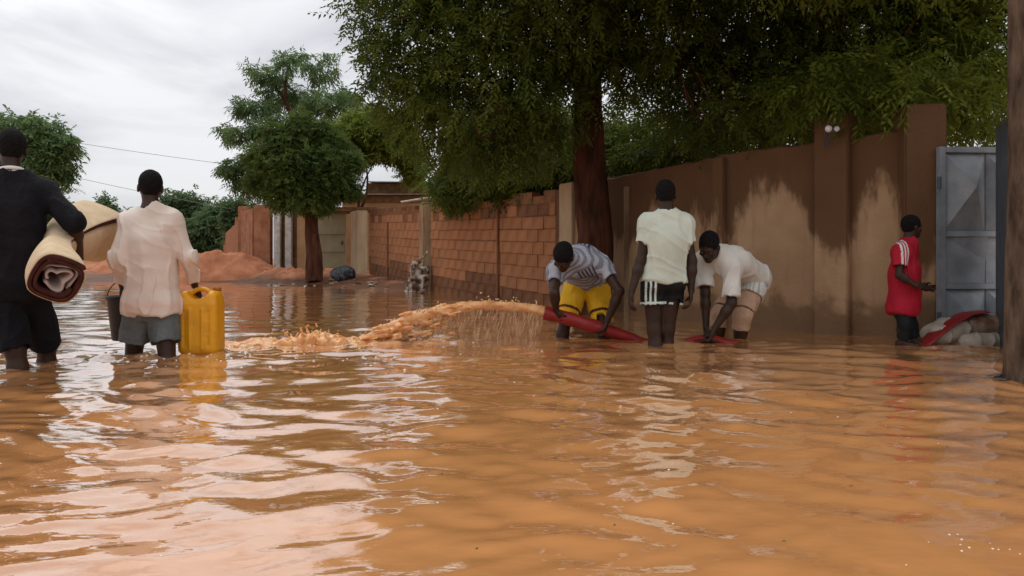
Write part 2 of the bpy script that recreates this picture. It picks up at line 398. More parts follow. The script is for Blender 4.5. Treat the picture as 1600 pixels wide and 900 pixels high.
# ------------------------------------------------------------------ SDF modelling
class SDF:
    def __init__(s, lo, hi, vox):
        s.lo = np.asarray(lo, float); s.vox = vox
        s.n = np.maximum(np.ceil((np.asarray(hi, float) - s.lo) / vox).astype(int) + 1, 4)
        s.a = np.full(s.n, 0.15, np.float32)
        s.ax = [s.lo[i] + np.arange(s.n[i]) * vox for i in range(3)]
    def _region(s, lo, hi):
        i0 = np.clip(np.floor((lo - s.lo) / s.vox).astype(int), 0, s.n)
        i1 = np.clip(np.ceil((hi - s.lo) / s.vox).astype(int) + 1, 0, s.n)
        if np.any(i1 - i0 <= 0): return None
        sl = tuple(slice(a, b) for a, b in zip(i0, i1))
        X = s.ax[0][sl[0]][:, None, None]; Y = s.ax[1][sl[1]][None, :, None]; Z = s.ax[2][sl[2]][None, None, :]
        return sl, X, Y, Z
    def _join(s, sl, d, k, sub=False):
        a = s.a[sl]
        if sub:
            d = -d
            h = np.maximum(k - np.abs(a - d), 0) / k if k > 0 else 0
            s.a[sl] = np.maximum(a, d) + h * h * k * 0.25
        else:
            h = np.maximum(k - np.abs(a - d), 0) / k if k > 0 else 0
            s.a[sl] = np.minimum(a, d) - h * h * k * 0.25
    def _clip(s, d, X, Y, Z, clip):
        if clip is None: return d
        for (c, n) in clip:
            c = np.asarray(c, float); n = np.asarray(n, float); n = n / np.linalg.norm(n)
            d = np.maximum(d, (X - c[0]) * n[0] + (Y - c[1]) * n[1] + (Z - c[2]) * n[2])
        return d
    def cap(s, a, b, ra, rb=None, k=0.03, clip=None, flat=False, sub=False, infl=0.0):
        a = np.asarray(a, float); b = np.asarray(b, float); rb = ra if rb is None else rb
        ra += infl; rb += infl
        m = max(ra, rb) + k + 0.05
        r = s._region(np.minimum(a, b) - m, np.maximum(a, b) + m)
        if r is None: return s
        sl, X, Y, Z = r
        ab = b - a; L2 = max(float(ab @ ab), 1e-9)
        t = np.clip(((X - a[0]) * ab[0] + (Y - a[1]) * ab[1] + (Z - a[2]) * ab[2]) / L2, 0, 1)
        d = np.sqrt((X - a[0] - t * ab[0]) ** 2 + (Y - a[1] - t * ab[1]) ** 2 + (Z - a[2] - t * ab[2]) ** 2) - (ra + (rb - ra) * t)
        if flat:
            clip = (clip or []) + [(b, ab)]
        d = s._clip(d, X, Y, Z, clip)
        s._join(sl, d.astype(np.float32), k, sub); return s
    def ell(s, c, r, fr=None, k=0.03, clip=None, sub=False, infl=0.0):
        c = np.asarray(c, float); r = np.asarray(r, float) + infl
        fr = np.eye(3) if fr is None else np.asarray(fr)
        m = max(r) + k + 0.04
        g = s._region(c - m, c + m)
        if g is None: return s
        sl, X, Y, Z = g
        q = [((X - c[0]) * fr[i][0] + (Y - c[1]) * fr[i][1] + (Z - c[2]) * fr[i][2]) for i in range(3)]
        k0 = np.sqrt(sum((q[i] / r[i]) ** 2 for i in range(3)))
        k1 = np.sqrt(sum((q[i] / r[i] ** 2) ** 2 for i in range(3))) + 1e-6
        d = k0 * (k0 - 1) / k1
        d = np.where(k0 < 1e-3, -min(r), d)
        d = s._clip(d, X, Y, Z, clip)
        s._join(sl, d.astype(np.float32), k, sub); return s
    def disp(s, fn, band=0.035):
        idx = np.nonzero(np.abs(s.a) < band)
        p = np.stack([s.ax[i][idx[i]] for i in range(3)], 1)
        s.a[idx] += fn(p).astype(np.float32); return s
    def cut(s, c, n):
        c = np.asarray(c, float); n = np.asarray(n, float); n = n / np.linalg.norm(n)
        d = (s.ax[0][:, None, None] - c[0]) * n[0] + (s.ax[1][None, :, None] - c[1]) * n[1] + (s.ax[2][None, None, :] - c[2]) * n[2]
        s.a = np.maximum(s.a, d.astype(np.float32)); return s
    def mesh(s, name, relax=1):
        g = openvdb.FloatGrid(0.15)
        g.copyFromArray(s.a)
        v, t, q = g.convertToPolygons(isovalue=0.0, adaptivity=0.0)
        v = np.asarray(v) * s.vox + s.lo
        q = np.asarray(q)[:, ::-1]; t = np.asarray(t)
        return mesh_np(name, v, q, t[:, ::-1] if len(t) else None), v

def unit(v):
    v = np.asarray(v, float); return v / max(np.linalg.norm(v), 1e-9)

def frame(right, up):
    u = unit(up); r = np.asarray(right, float); r = unit(r - u * (r @ u)); f = np.cross(u, r)
    return np.array([r, f, u])           # right, forward, up

def folds(amp, freq=(9, 9, 5), seed=0, fine=0.35):
    """cloth relief: broad sag, sharp-crested creases running down and across"""
    r = np.random.default_rng(seed); ph = r.uniform(0, 20, 12)
    fr = np.asarray(freq, float)
    def fn(p):
        w = np.stack([fbm(p * 3.1 + ph[k], seed + 20 + k, 2) for k in range(3)], 1)
        q = p + 0.10 * w
        n1 = fbm(p * fr * 0.6 + ph[:3], seed, 2)
        rid = lambda x: (1 - np.abs(x)) ** 3
        n2 = rid(vnoise(q * np.array([11, 11, 2.0]) + ph[3:6], seed + 5) * 1.3)
        dg = np.stack([q[:, 0] * 4 + q[:, 2] * 3, q[:, 1] * 4, q[:, 2] * 11 + q[:, 0] * 5], 1)
        n3 = rid(vnoise(dg + ph[6:9], seed + 7) * 1.5) * np.clip(0.5 + fbm(p * 3 + ph[9:12], seed + 9, 1), 0, 1)
        return -amp * (0.6 * n1 + 1.0 * n2 + 0.55 * n3 - 0.35)
    return fn

HAND = 1.0
def hand(s, wrist, d, palm_n, thumb_side, curl=0.5, sc=1.0, spread=0.12):
    """palm, four fingers of unequal length with two bends, thumb leaving the side of the palm"""
    d = unit(d); n = np.asarray(palm_n, float); n = unit(n - d * (n @ d)); side = np.cross(d, n)
    if side @ np.asarray(thumb_side, float) < 0: side = -side     # towards the thumb
    c = np.asarray(wrist, float) + d * 0.048 * sc
    s.ell(c, (0.040 * sc, 0.018 * sc, 0.050 * sc), np.array([side, n, d]), 0.012)
    ln = [0.072, 0.080, 0.074, 0.058]
    for i in range(4):
        o = (1.5 - i) * 0.0195 * sc
        a = c + d * 0.042 * sc + side * o
        dd = unit(d + side * (1.5 - i) * spread)
        L = ln[i] * sc; cu = curl * (1.0 + 0.08 * i)
        d1 = unit(dd * math.cos(cu * 0.8) + n * math.sin(cu * 0.8))
        b = a + d1 * L * 0.48
        d2 = unit(dd * math.cos(cu * 1.9) + n * math.sin(cu * 1.9))
        e_ = b + d2 * L * 0.34
        d3 = unit(dd * math.cos(cu * 2.6) + n * math.sin(cu * 2.6))
        g = e_ + d3 * L * 0.26
        s.cap(a, b, 0.0095 * sc, 0.0088 * sc, 0.004)
        s.cap(b, e_, 0.0088 * sc, 0.0080 * sc, 0.003)
        s.cap(e_, g, 0.0080 * sc, 0.0070 * sc, 0.003)
    ta = c - d * 0.022 * sc + side * 0.030 * sc
    tb = ta + unit(side * 0.8 + d * 0.75 + n * 0.35) * 0.040 * sc
    te = tb + unit(side * 0.25 + d * 0.8 + n * (0.3 + curl)) * 0.034 * sc
    s.cap(ta, tb, 0.014 * sc, 0.0105 * sc, 0.012); s.cap(tb, te, 0.0105 * sc, 0.0085 * sc, 0.004)

def head(s, c, fr, sc=1.0):
    R, Fw, U = fr
    L = lambda x, y, z: np.asarray(c) + (R * x + Fw * y + U * z) * sc
    E = lambda p, r, k=0.02, **kw: s.ell(L(*p), np.array(r) * sc, fr, k, **kw)
    E((0, -0.012, 0.030), (0.074, 0.095, 0.088))
    E((0, 0.030, -0.045), (0.058, 0.064, 0.068), 0.03)
    E((0, 0.068, -0.092), (0.026, 0.022, 0.020), 0.03)           # chin
    s.cap(L(-0.034, 0.078, 0.022), L(0.034, 0.078, 0.022), 0.013 * sc, None, 0.02)   # brow
    s.cap(L(0, 0.086, 0.012), L(0, 0.104, -0.026), 0.009 * sc, 0.013 * sc, 0.012)    # nose
    for q in (-1, 1):
        E((q * 0.014, 0.094, -0.030), (0.011, 0.011, 0.009), 0.008)                  # nostrils
        E((q * 0.034, 0.096, 0.004), (0.015, 0.012, 0.010), 0.01, sub=True)          # eye sockets
        E((q * 0.048, 0.058, -0.022), (0.022, 0.022, 0.018), 0.02)                   # cheekbones
        E((q * 0.078, -0.004, -0.006), (0.011, 0.024, 0.032), 0.008)                 # ears
        E((q * 0.086, 0.006, -0.004), (0.005, 0.012, 0.017), 0.004, sub=True)
    E((0, 0.090, -0.056), (0.026, 0.013, 0.008), 0.006)
    E((0, 0.088, -0.070), (0.023, 0.013, 0.009), 0.006)

def PV(px0):
    """points in the upright plane square to the sight line through column px0 (offsets in Y stay true)"""
    a0 = (px0 - 800.0) / F
    return lambda px, py, Y: P(px, py, Y * (1 + a0 * a0) / (1 + a0 * (px - 800.0) / F))

class Person:
    """joints in world space -> body, hair and clothes as children of one Empty"""
    def __init__(s, J, label, vox=0.0075, sc=1.0, base=None, headframe=None, bulk=1.0):
        s.J = {k: np.asarray(v, float) for k, v in J.items()}
        s.sc = sc; s.vox = vox; s.bulk = bulk
        j = s.J
        base = (j['pelvis'][0], j['pelvis'][1], min(j['ankL'][2], j['ankR'][2]) - 0.08 * sc) if base is None else base
        s.root = empty('person', base, label, 'person')
        s.hf = headframe
        pts = np.array(list(j.values()))
        s.lo = pts.min(0) - 0.24 * sc; s.hi = pts.max(0) + 0.24 * sc
        tu = unit(j['neck'] - j['pelvis'])
        s.fch = frame(j['shR'] - j['shL'], tu)
        s.fpe = frame(j['hipR'] - j['hipL'], tu)
    def torso(s, g, infl=0.0, clip=None, k=0.07, arms=True):
        j, c = s.J, s.sc * s.bulk
        ch = j['chest']; pe = j['pelvis']; ab = (ch * 0.45 + pe * 0.55)
        g.ell(pe, np.array((0.150, 0.108, 0.115)) * c, s.fpe, k, clip, infl=infl)
        g.ell(ab, np.array((0.132, 0.098, 0.150)) * c, s.fch, k, clip, infl=infl)
        g.ell(ch, np.array((0.158, 0.112, 0.165)) * c, s.fch, k, clip, infl=infl)
        up = s.fch[2]
        g.cap(j['shL'] * 0.92 + ch * 0.08, j['shR'] * 0.92 + ch * 0.08, 0.056 * c, None, k, clip, infl=infl)
        for q in ('shL', 'shR'):
            g.cap(j['neck'] - up * 0.01, j[q], 0.046 * c, 0.050 * c, 0.05, clip, infl=infl)
        # buttocks
        for q in ('hipL', 'hipR'):
            g.ell(j[q] - s.fpe[1] * 0.045 * c - s.fpe[2] * 0.01, np.array((0.085, 0.085, 0.09)) * c, s.fpe, k, clip, infl=infl)
    def body(s, hands, skip_torso=False):
        j, c = s.J, s.sc
        g = SDF(s.lo, s.hi, s.vox)
        s.torso(g, infl=-0.004)
        b = c * s.bulk
        for q in 'LR':
            g.cap(j['sh' + q], j['el' + q], 0.052 * b, 0.039 * b, 0.05)
            m = j['el' + q] * 0.68 + j['wr' + q] * 0.32
            g.cap(j['el' + q], m, 0.038 * b, 0.040 * b, 0.03); g.cap(m, j['wr' + q], 0.040 * b, 0.026 * b, 0.03)
            g.cap(j['hip' + q], j['kn' + q], 0.088 * b, 0.055 * b, 0.05)
            kn, an = j['kn' + q], j['ank' + q]
            calf = kn * 0.68 + an * 0.32 - s.fpe[1] * 0.018 * c
            g.cap(kn, calf, 0.053 * b, 0.055 * b, 0.03); g.cap(calf, an, 0.055 * b, 0.034 * b, 0.03)
            ft = unit(s.fpe[1] * np.array([1, 1, 0]))
            g.cap(an - ft * 0.04 * c - np.array([0, 0, 0.03 * c]), an + ft * 0.15 * c - np.array([0, 0, 0.045 * c]), 0.036 * c, 0.026 * c, 0.03)
            hd = hands[q]
            hand(g, j['wr' + q], hd['d'], hd['n'], hd['t'], hd.get('curl', 0.5), c * 1.02)
        hf = s.hf
        hb = j['head'] - hf[2] * 0.055 * c - hf[1] * 0.02 * c
        g.cap(j['neck'] - s.fch[2] * 0.03, hb, 0.056 * c, 0.052 * c, 0.04)
        head(g, j['head'], hf, c)
        me, v = g.mesh('body')
        link('body', me, M['skin'], s.root)
    def hair(s, thick=0.007, ear=-0.045, line=0.024):
        j, c = s.J, s.sc; hf = s.hf; h = j['head']
        g = SDF(h - 0.17 * c, h + 0.17 * c, 0.006)
        n = unit(hf[1] * 0.82 - hf[2] * 0.57)
        g.ell(h + (hf[1] * -0.021 + hf[2] * 0.037) * c, np.array((0.0745, 0.0945, 0.0875)) * c, hf, 0.01, infl=thick * c)
        g.ell(h + (hf[1] * -0.050 + hf[2] * -0.022) * c, np.array((0.054, 0.048, 0.048)) * c, hf, 0.02, infl=thick * 0.4 * c)
        g.disp(lambda p: 0.003 * fbm(p * 80, 3, 2))
        g.cut(h + n * 0.045 * c, n); g.cut(h + hf[2] * ear * c * 1.3, -hf[2])
        me, v = g.mesh('hair')
        link('hair', me, M['hair'], s.root)
    def eyes(s):
        for q in (-1, 1):
            bm = bmesh.new(); bmesh.ops.create_uvsphere(bm, u_segments=10, v_segments=8, radius=0.0105 * s.sc)
            me = bpy.data.meshes.new('eye'); bm.to_mesh(me); bm.free()
            p = s.J['head'] + (s.hf[0] * q * 0.033 + s.hf[1] * 0.079 + s.hf[2] * 0.004) * s.sc
            o = link('eye', me, M['eye'], s.root, False)
            o.location = Vector(p) - s.root.location
    def cloth(s, name, fn, material, fold=None, printer=None, vox=None, label=None):
        g = SDF(s.lo, s.hi, vox or s.vox)
        fn(g)
        if fold: g.disp(fold)
        me, v = g.mesh(name)
        add_attr(me, 'print', printer(v) if printer is not None else np.zeros(len(v)))
        o = link(name, me, material, s.root)
        if label: o['label'] = label
        return o
    def shirt(s, name, material, sleeve=0.55, long_sleeve=False, hem=None, hem_n=None, infl=0.018, fold=None, printer=None,
              sl_r=(0.062, 0.062), neck_r=0.062, boxy=None, label=None):
        j, c = s.J, s.sc
        hem = j['pelvis'] if hem is None else np.asarray(hem, float)
        hn = -s.fch[2] if hem_n is None else np.asarray(hem_n, float)
        def fn(g):
            s.torso(g, infl=infl, clip=[(hem, hn)])
            if boxy:
                top_ = j['chest'] + (j['neck'] - j['chest']) * 0.1
                for t_ in np.linspace(0, 1, 6):
                    c_ = top_ * (1 - t_) + hem * t_
                    w_ = boxy[0] * (1 - t_) + boxy[1] * t_
                    g.ell(c_, np.array((w_, 0.138 * c, 0.10 * c)), s.fch, 0.05, [(hem, hn)])
            up = s.fch[2]
            for q in 'LR':
                a, b, w = j['sh' + q], j['el' + q], j['wr' + q]
                if long_sleeve:
                    e2 = b + (w - b) * sleeve
                    g.cap(a, b, sl_r[0] * c, sl_r[1] * c, 0.028); g.cap(b, e2, sl_r[1] * c, 0.044 * c, 0.03, flat=True)
                else:
                    e2 = a + (b - a) * sleeve
                    g.cap(a, e2, sl_r[0] * c, sl_r[1] * c, 0.045, flat=True)
                    g.cap(a + (b - a) * (sleeve - 0.16), b, 0.050 * c, 0.046 * c, 0.012, sub=True,
                          clip=[(a + (b - a) * (sleeve - 0.14), a - b)])
            # neck opening and hollow under the hem
            g.cap(j['neck'] + up * 0.012, j['neck'] + up * 0.16 + s.fch[1] * 0.02, neck_r * c, neck_r * c, 0.01, sub=True)
        return s.cloth(name, fn, material, fold, printer, label=label)
    def shorts(s, name, material, length=0.75, r=(0.112, 0.098), top=None, infl=0.024, fold=None, printer=None, label=None, shin=0.0):
        j, c = s.J, s.sc * s.bulk
        def fn(g):
            tp = j['pelvis'] + s.fpe[2] * 0.03 * c if top is None else np.asarray(top, float)
            g.ell(j['pelvis'], np.array((0.150, 0.108, 0.130)) * c, s.fpe, 0.05, [(tp, s.fpe[2])], infl=infl)
            for q in 'LR':
                a, b = j['hip' + q], j['kn' + q]
                g.ell(a - s.fpe[1] * 0.045 * c, np.array((0.088, 0.088, 0.095)) * c, s.fpe, 0.05, [(tp, s.fpe[2])], infl=infl * 0.8)
                if length <= 1:
                    e2 = a + (b - a) * length
                    g.cap(a, e2, r[0] * c, r[1] * c, 0.02, flat=True, clip=[(tp, s.fpe[2])])
                    g.cap(a + (b - a) * (length - 0.14), b, (r[1] - 0.012) * c, (r[1] - 0.012) * c, 0.008, sub=True,
                          clip=[(a + (b - a) * (length - 0.12), a - b)])
                else:
                    g.cap(a, b, r[0] * c, r[1] * c, 0.05, clip=[(tp, s.fpe[2])])
                    e2 = b + (j['ank' + q] - b) * (length - 1)
                    g.cap(b, e2, r[1] * c, r[1] * 0.94 * c, 0.03, flat=True)
        return s.cloth(name, fn, material, fold, printer, label=label)

# ================================================================== SETTING
def shore_y(x):
    return np.interp(x, [-60, -13, -8, -5.2, -2.4, 3, 60], [25, 24.0, 22.5, 20.5, 17.2, 17.0, 17.0])

def ground_z(x, y):
    x = np.asarray(x, float); y = np.asarray(y, float)
    d = y - shore_y(x)
    g = np.clip(0.085 * d, -0.42, 0.34)
    g = np.where(d > 4, 0.34 + np.clip((d - 4) * 0.006, 0, 0.5), g)
    p = np.stack([x, y, np.zeros_like(x)], -1).reshape(-1, 3)
    near = np.exp(-(d / 6) ** 2)
    g = g + (fbm(p * 0.7, 11, 4).reshape(x.shape) * 0.11 + fbm(p * 2.6, 12, 3).reshape(x.shape) * 0.05) * near
    g = g + 0.38 * np.exp(-(((x - 3.45) / 0.9) ** 2 + ((y - 6.5) / 0.9) ** 2))        # silted threshold by the gate
    g = g + 0.10 * np.exp(-(((x + 3.1) / 1.2) ** 2 + ((y - 4.9) / 1.2) ** 2))
    return g

def grid_mesh(name, xs, ys, zf):
    X, Y = np.meshgrid(xs, ys)
    Z = zf(X, Y)
    v = np.stack([X, Y, Z], -1).reshape(-1, 3)
    nx, ny = len(xs), len(ys)
    i = (np.arange(ny - 1)[:, None] * nx + np.arange(nx - 1)[None, :]).ravel()
    return mesh_np(name, v, np.stack([i, i + 1, i + nx + 1, i + nx], 1))

xs = np.concatenate([np.linspace(-400, -30, 14), np.linspace(-29, 8, 150), np.linspace(9, 400, 14)])
ys = np.concatenate([np.linspace(-60, 10, 12), np.linspace(11, 34, 150), np.linspace(35, 80, 24), np.geomspace(85, 900, 14)])
ground = link('ground', grid_mesh('ground', xs, ys, ground_z), M['earth'])
tag(ground, 'red laterite street ground under and beyond the flood water', kind='structure')

# ---- flood water: waves are real geometry, only the finest ripple is a bump
wr = np.random.default_rng(21)
waves = []
for i in range(70):
    lam = float(np.exp(wr.uniform(math.log(0.095), math.log(0.95))))
    th = wr.normal(1.45, 0.62)
    slope = wr.uniform(0.011, 0.025) * (1.0 if lam < 0.5 else 0.7)
    waves.append((2 * math.pi / lam * math.cos(th), 2 * math.pi / lam * math.sin(th), slope * lam / (2 * math.pi), wr.uniform(0, 6.28), lam))
LEGS = [(-3.32, 4.86), (-2.98, 5.15), (-2.70, 5.65), (-2.52, 5.45), (-2.33, 5.68), (0.38, 6.75), (0.85, 6.95), (1.24, 6.25), (1.95, 6.6), (3.2, 6.2), (2.85, 4.3)]
def churn_f(x, y):
    """where the water is beaten up: below the jet and its splash, round the wading men"""
    t = np.clip((x + 2.5) / 2.3, 0, 1)
    seg = np.exp(-(((y - (6.05 + 0.45 * t)) / (0.30)) ** 2) - np.where(x < -2.5, ((x + 2.5) / 0.35) ** 2, 0) - np.where(x > -0.4, ((x + 0.4) / 0.35) ** 2, 0))
    c = 0.95 * seg
    for (lx, ly) in LEGS[:5]:
        c = c + 0.42 * np.exp(-((x - lx) ** 2 + (y - ly) ** 2 * 1.4) / 0.10)
    c = c + 0.35 * np.exp(-((x + 2.6) / 0.9) ** 2 - ((y - 5.55) / 0.55) ** 2)
    return np.clip(c, 0, 1)
def water_z(x, y):
    p = np.stack([x, y, np.zeros_like(x)], -1).reshape(-1, 3)
    wx = fbm(p * 0.8, 41, 2).reshape(x.shape) * 0.22; wy = fbm(p * 0.8 + 9, 42, 2).reshape(x.shape) * 0.22
    env = 0.75 + 0.6 * fbm(p * 0.45 + 3, 43, 2).reshape(x.shape)
    z = np.zeros_like(x)
    for kx, ky, a, ph, lam in waves:
        fade = np.clip((1.6 - 0.027 * y / lam), 0, 1)       # shortest waves only where they are still resolved
        s = np.sin(kx * (x + wx) + ky * (y + wy) + ph)
        z += a * fade * (s + 0.25 * s * s)
    z *= np.clip(env, 0.25, 1.5)
    c = churn_f(x, y)
    n1 = fbm(p * np.array([7, 7, 1]), 51, 3).reshape(x.shape)
    n2 = 1 - np.abs(fbm(p * np.array([5, 6, 1]) + 4, 52, 3)).reshape(x.shape) * 2
    z = z + c * (0.030 * n1 + 0.020 * n2)
    for (lx, ly) in LEGS:
        r = np.hypot(x - lx, y - ly)
        z = z + 0.010 * np.sin(r * 38) * np.exp(-r / 0.24)
    return z
rowsY = np.concatenate([np.linspace(-40, 0.3, 14), np.geomspace(0.6, 34, 460)])
us = np.concatenate([[-40, -12, -4, -2, -1.4], np.linspace(-1.1, 1.1, 400), [1.4, 2, 4, 12, 40]])
YY = np.repeat(rowsY[:, None], len(us), 1)
XX = us[None, :] * (0.70 * np.maximum(rowsY, 0.3) + 0.5)[:, None]
XX = np.clip(XX, -120, 120)
ZZ = water_z(XX, YY)
wv = np.stack([XX, YY, ZZ], -1).reshape(-1, 3)
nx_ = len(us); ii = (np.arange(len(rowsY) - 1)[:, None] * nx_ + np.arange(nx_ - 1)[None, :]).ravel()
wme = mesh_np('flood_water', wv, np.stack([ii, ii + 1, ii + nx_ + 1, ii + nx_], 1))
add_attr(wme, 'churn', churn_f(XX, YY).ravel())

def water_material(name, c_deep, c_churn, attr=True, bump=0.16):
    m = bpy.data.materials.new(name); m.use_nodes = True
    n, l = m.node_tree.nodes, m.node_tree.links
    b = n['Principled BSDF']
    t = n.new('ShaderNodeTexCoord')
    x = n.new('ShaderNodeTexNoise'); x.inputs['Scale'].default_value = 1.3; x.inputs['Detail'].default_value = 4
    l.new(t.outputs['Object'], x.inputs[0])
    r = n.new('ShaderNodeValToRGB')
    r.color_ramp.elements[0].position = 0.3; r.color_ramp.elements[0].color = (*[c * 0.88 for c in c_deep], 1)
    r.color_ramp.elements[1].position = 0.7; r.color_ramp.elements[1].color = (*c_deep, 1)
    l.new(x.outputs[0], r.inputs[0])
    a = n.new('ShaderNodeAttribute'); a.attribute_name = 'churn'
    mm = n.new('ShaderNodeMix'); mm.data_type = 'RGBA'
    x3 = n.new('ShaderNodeTexNoise'); x3.inputs['Scale'].default_value = 16; x3.inputs['Detail'].default_value = 6
    l.new(t.outputs['Object'], x3.inputs[0])
    mu = n.new('ShaderNodeMath'); mu.operation = 'MULTIPLY'
    mr = n.new('ShaderNodeMapRange'); mr.inputs[1].default_value = 0.35; mr.inputs[2].default_value = 0.62
    l.new(x3.outputs[0], mr.inputs[0]); l.new(mr.outputs[0], mu.inputs[0]); l.new(a.outputs['Fac'], mu.inputs[1])
    l.new(mu.outputs[0], mm.inputs[0]); l.new(r.outputs[0], mm.inputs[6]); mm.inputs[7].default_value = (*c_churn, 1)
    l.new(mm.outputs[2], b.inputs['Base Color'])
    rr = n.new('ShaderNodeMapRange'); rr.inputs[3].default_value = 0.035; rr.inputs[4].default_value = 0.28
    l.new(mu.outputs[0], rr.inputs[0]); l.new(rr.outputs[0], b.inputs['Roughness'])
    b.inputs['IOR'].default_value = 1.70; b.inputs['Specular IOR Level'].default_value = 0.5
    b.inputs['Coat Weight'].default_value = 1.0; b.inputs['Coat IOR'].default_value = 1.7; b.inputs['Coat Roughness'].default_value = 0.03
    x2 = n.new('ShaderNodeTexNoise'); x2.inputs['Scale'].default_value = 8; x2.inputs['Detail'].default_value = 4
    mp2 = n.new('ShaderNodeMapping'); mp2.inputs['Scale'].default_value = (0.7, 1.2, 1); l.new(t.outputs['Object'], mp2.inputs[0])
    l.new(mp2.outputs[0], x2.inputs[0])
    bp = n.new('ShaderNodeBump'); bp.inputs['Strength'].default_value = bump; bp.inputs['Distance'].default_value = 0.02
    l.new(x2.outputs[0], bp.inputs['Height']); l.new(bp.outputs[0], b.inputs['Normal']); l.new(bp.outputs[0], b.inputs['Coat Normal'])
    return m
M['water'] = water_material('muddy_water', (0.61, 0.268, 0.094), (0.68, 0.40, 0.24))
water = link('flood_water', wme, M['water'])
tag(water, 'muddy brown flood water covering the street', kind='structure')

# ------------------------------------------------------------------ walls on the right
ZU = np.array([0, 0, 1.0])
def wl_y(px): return 5.82 / ((px - 800) / F + 0.45)
def wl_p(px): y = wl_y(px); return np.array([5.82 - 0.45 * y, y, 0])

# chamfered block meshes, shared
def block_mesh(w, h, d, seed):
    r = np.random.default_rng(seed)
    bm = bmesh.new(); bmesh.ops.create_cube(bm, size=1.0)
    for v in bm.verts:
        v.co = Vector((v.co.x * w, v.co.y * d, v.co.z * h)) + Vector(r.uniform(-1, 1, 3) * np.array([0.005, 0.004, 0.005]))
    fe = [ed for ed in bm.edges if all(v.co.y < 0 for v in ed.verts)]
    bmesh.ops.bevel(bm, geom=fe, offset=0.006, segments=1, affect='EDGES')
    me = bpy.data.meshes.new('block'); bm.to_mesh(me); bm.free(); return me
BLK = [block_mesh(0.390, 0.190, 0.15, s) for s in range(5)]
BLKW = [m.copy() for m in BLK]
for m in BLK: m.materials.append(M['block'])
for m in BLKW: m.materials.append(M['block_wet'])

def block_wall(name, pa, pb, za, zb, ztop_a, ztop_b, label, seed):
    pa, pb = np.asarray(pa), np.asarray(pb)
    d = pb - pa; L = np.linalg.norm(d); u = d / L
    nrm = np.array([u[1], -u[0], 0]); nrm = nrm if nrm @ np.array([-1, -0.4, 0]) > 0 else -nrm
    root = empty(name, (pa + pb) / 2 + ZU * min(za, zb), label, 'wall')
    mbk = MB(); b0 = len(mbk.v)
    for (p, z0, z1) in ((pa, za, ztop_a), (pb, zb, ztop_b)):
        for off in (-0.010, -0.145):
            mbk.v.append(p + nrm * off + ZU * z0); mbk.v.append(p + nrm * off + ZU * (z1 - 0.03))
    mbk.f += [[0, 1, 5, 4], [2, 6, 7, 3], [1, 3, 7, 5], [0, 4, 6, 2], [0, 2, 3, 1], [4, 5, 7, 6]]
    mbk.build('mortar_core', M['mortar'], root)
    r = random.Random(seed)
    ang = math.atan2(-u[1], -u[0]) if np.cross(u, nrm)[2] > 0 else math.atan2(u[1], u[0])
    # block local -y is the outer face
    ang = math.atan2(nrm[1], nrm[0]) + math.pi / 2
    n_c = int(round((ztop_a - za) / 0.2)); slope = (zb - za) / L
    lx = float(np.array([math.cos(ang), math.sin(ang), 0]) @ u)
    dry, wetm = [m.copy() for m in BLK], [m.copy() for m in BLKW]     # courses climb with the street: bed joints slope, head joints stay upright
    for m in dry + wetm:
        for v in m.vertices: v.co.z += slope * lx * v.co.x
    for c in range(n_c):
        x = -0.2 if c % 2 else 0.0
        while x < L - 0.02:
            xa, xb = max(x, 0), min(x + 0.4, L)
            if xb - xa > 0.08:
                t = (xa + xb) / 2 / L
                z = za + (zb - za) * t + (c + 0.5) * 0.2 + (ztop_b - zb - (ztop_a - za)) * t * c / n_c
                topc = n_c - 1 - c
                if topc == 0 and r.random() < 0.22:
                    x += 0.4; continue
                wet = topc == 0 or (topc == 1 and r.random() < 0.45) or c < 3 or (c == 3 and math.sin(x * 1.7 + seed) > 0.2)
                o = bpy.data.objects.new('block', (wetm if wet else dry)[r.randrange(5)])
                pos = pa + u * (xa + xb) / 2 + nrm * (-0.074 + r.uniform(-0.004, 0.006)) + ZU * (z + r.uniform(-0.006, 0.006))
                o.location = Vector(pos) - root.location
                o.rotation_euler = (r.uniform(-0.010, 0.010), r.uniform(-0.006, 0.006), ang + r.uniform(-0.010, 0.010))
                o.scale = ((xb - xa) / 0.4, 1, 1)
                o.parent = root; COL.objects.link(o)
            x += 0.4
    return root, u, nrm

A, B_, C_, D_ = wl_p(868), wl_p(673), wl_p(656), wl_p(577)
wallA, uA, nA = block_wall('block_wall', A, B_, -0.45, -0.25, 1.70, 1.88, 'long mud block wall between the plastered wall and concrete post', 3)
wallB, uB, nB = block_wall('block_wall', C_, D_, -0.25, 0.02, 1.88, 2.05, 'shorter far mud block wall between concrete post and pale pillar', 5)

def post(name, p, half, z0, z1, m, label, cat='post', ax=None, cap_h=0.0, mcap=None):
    root = empty(name, (p[0], p[1], z0), label, cat)
    axx = np.array([uA, nA, ZU]) if ax is None else ax
    mb = MB().box((p[0], p[1], (z0 + z1) / 2), (half[0], half[1], (z1 - z0) / 2), axx, 0.985)
    mb.build('shaft', m, root, bevel=0.012)
    if cap_h:
        MB().box((p[0], p[1], z1 + cap_h / 2 + 0.002), (half[0] + 0.03, half[1] + 0.03, cap_h / 2), axx).build('capping', mcap or m, root, bevel=0.01)
    return root
post('wall_post', (B_ + C_) / 2 - nA * 0.02, (0.155, 0.12), -0.4, 1.98, M['concrete'], 'dark stained concrete post between the two block walls')
pp = wl_p(561) ; post('gate_pillar', pp, (0.42, 0.16), 0.0, 2.15, M['concrete_pale'], 'pale plaster pillar beside the olive metal door', 'pillar')

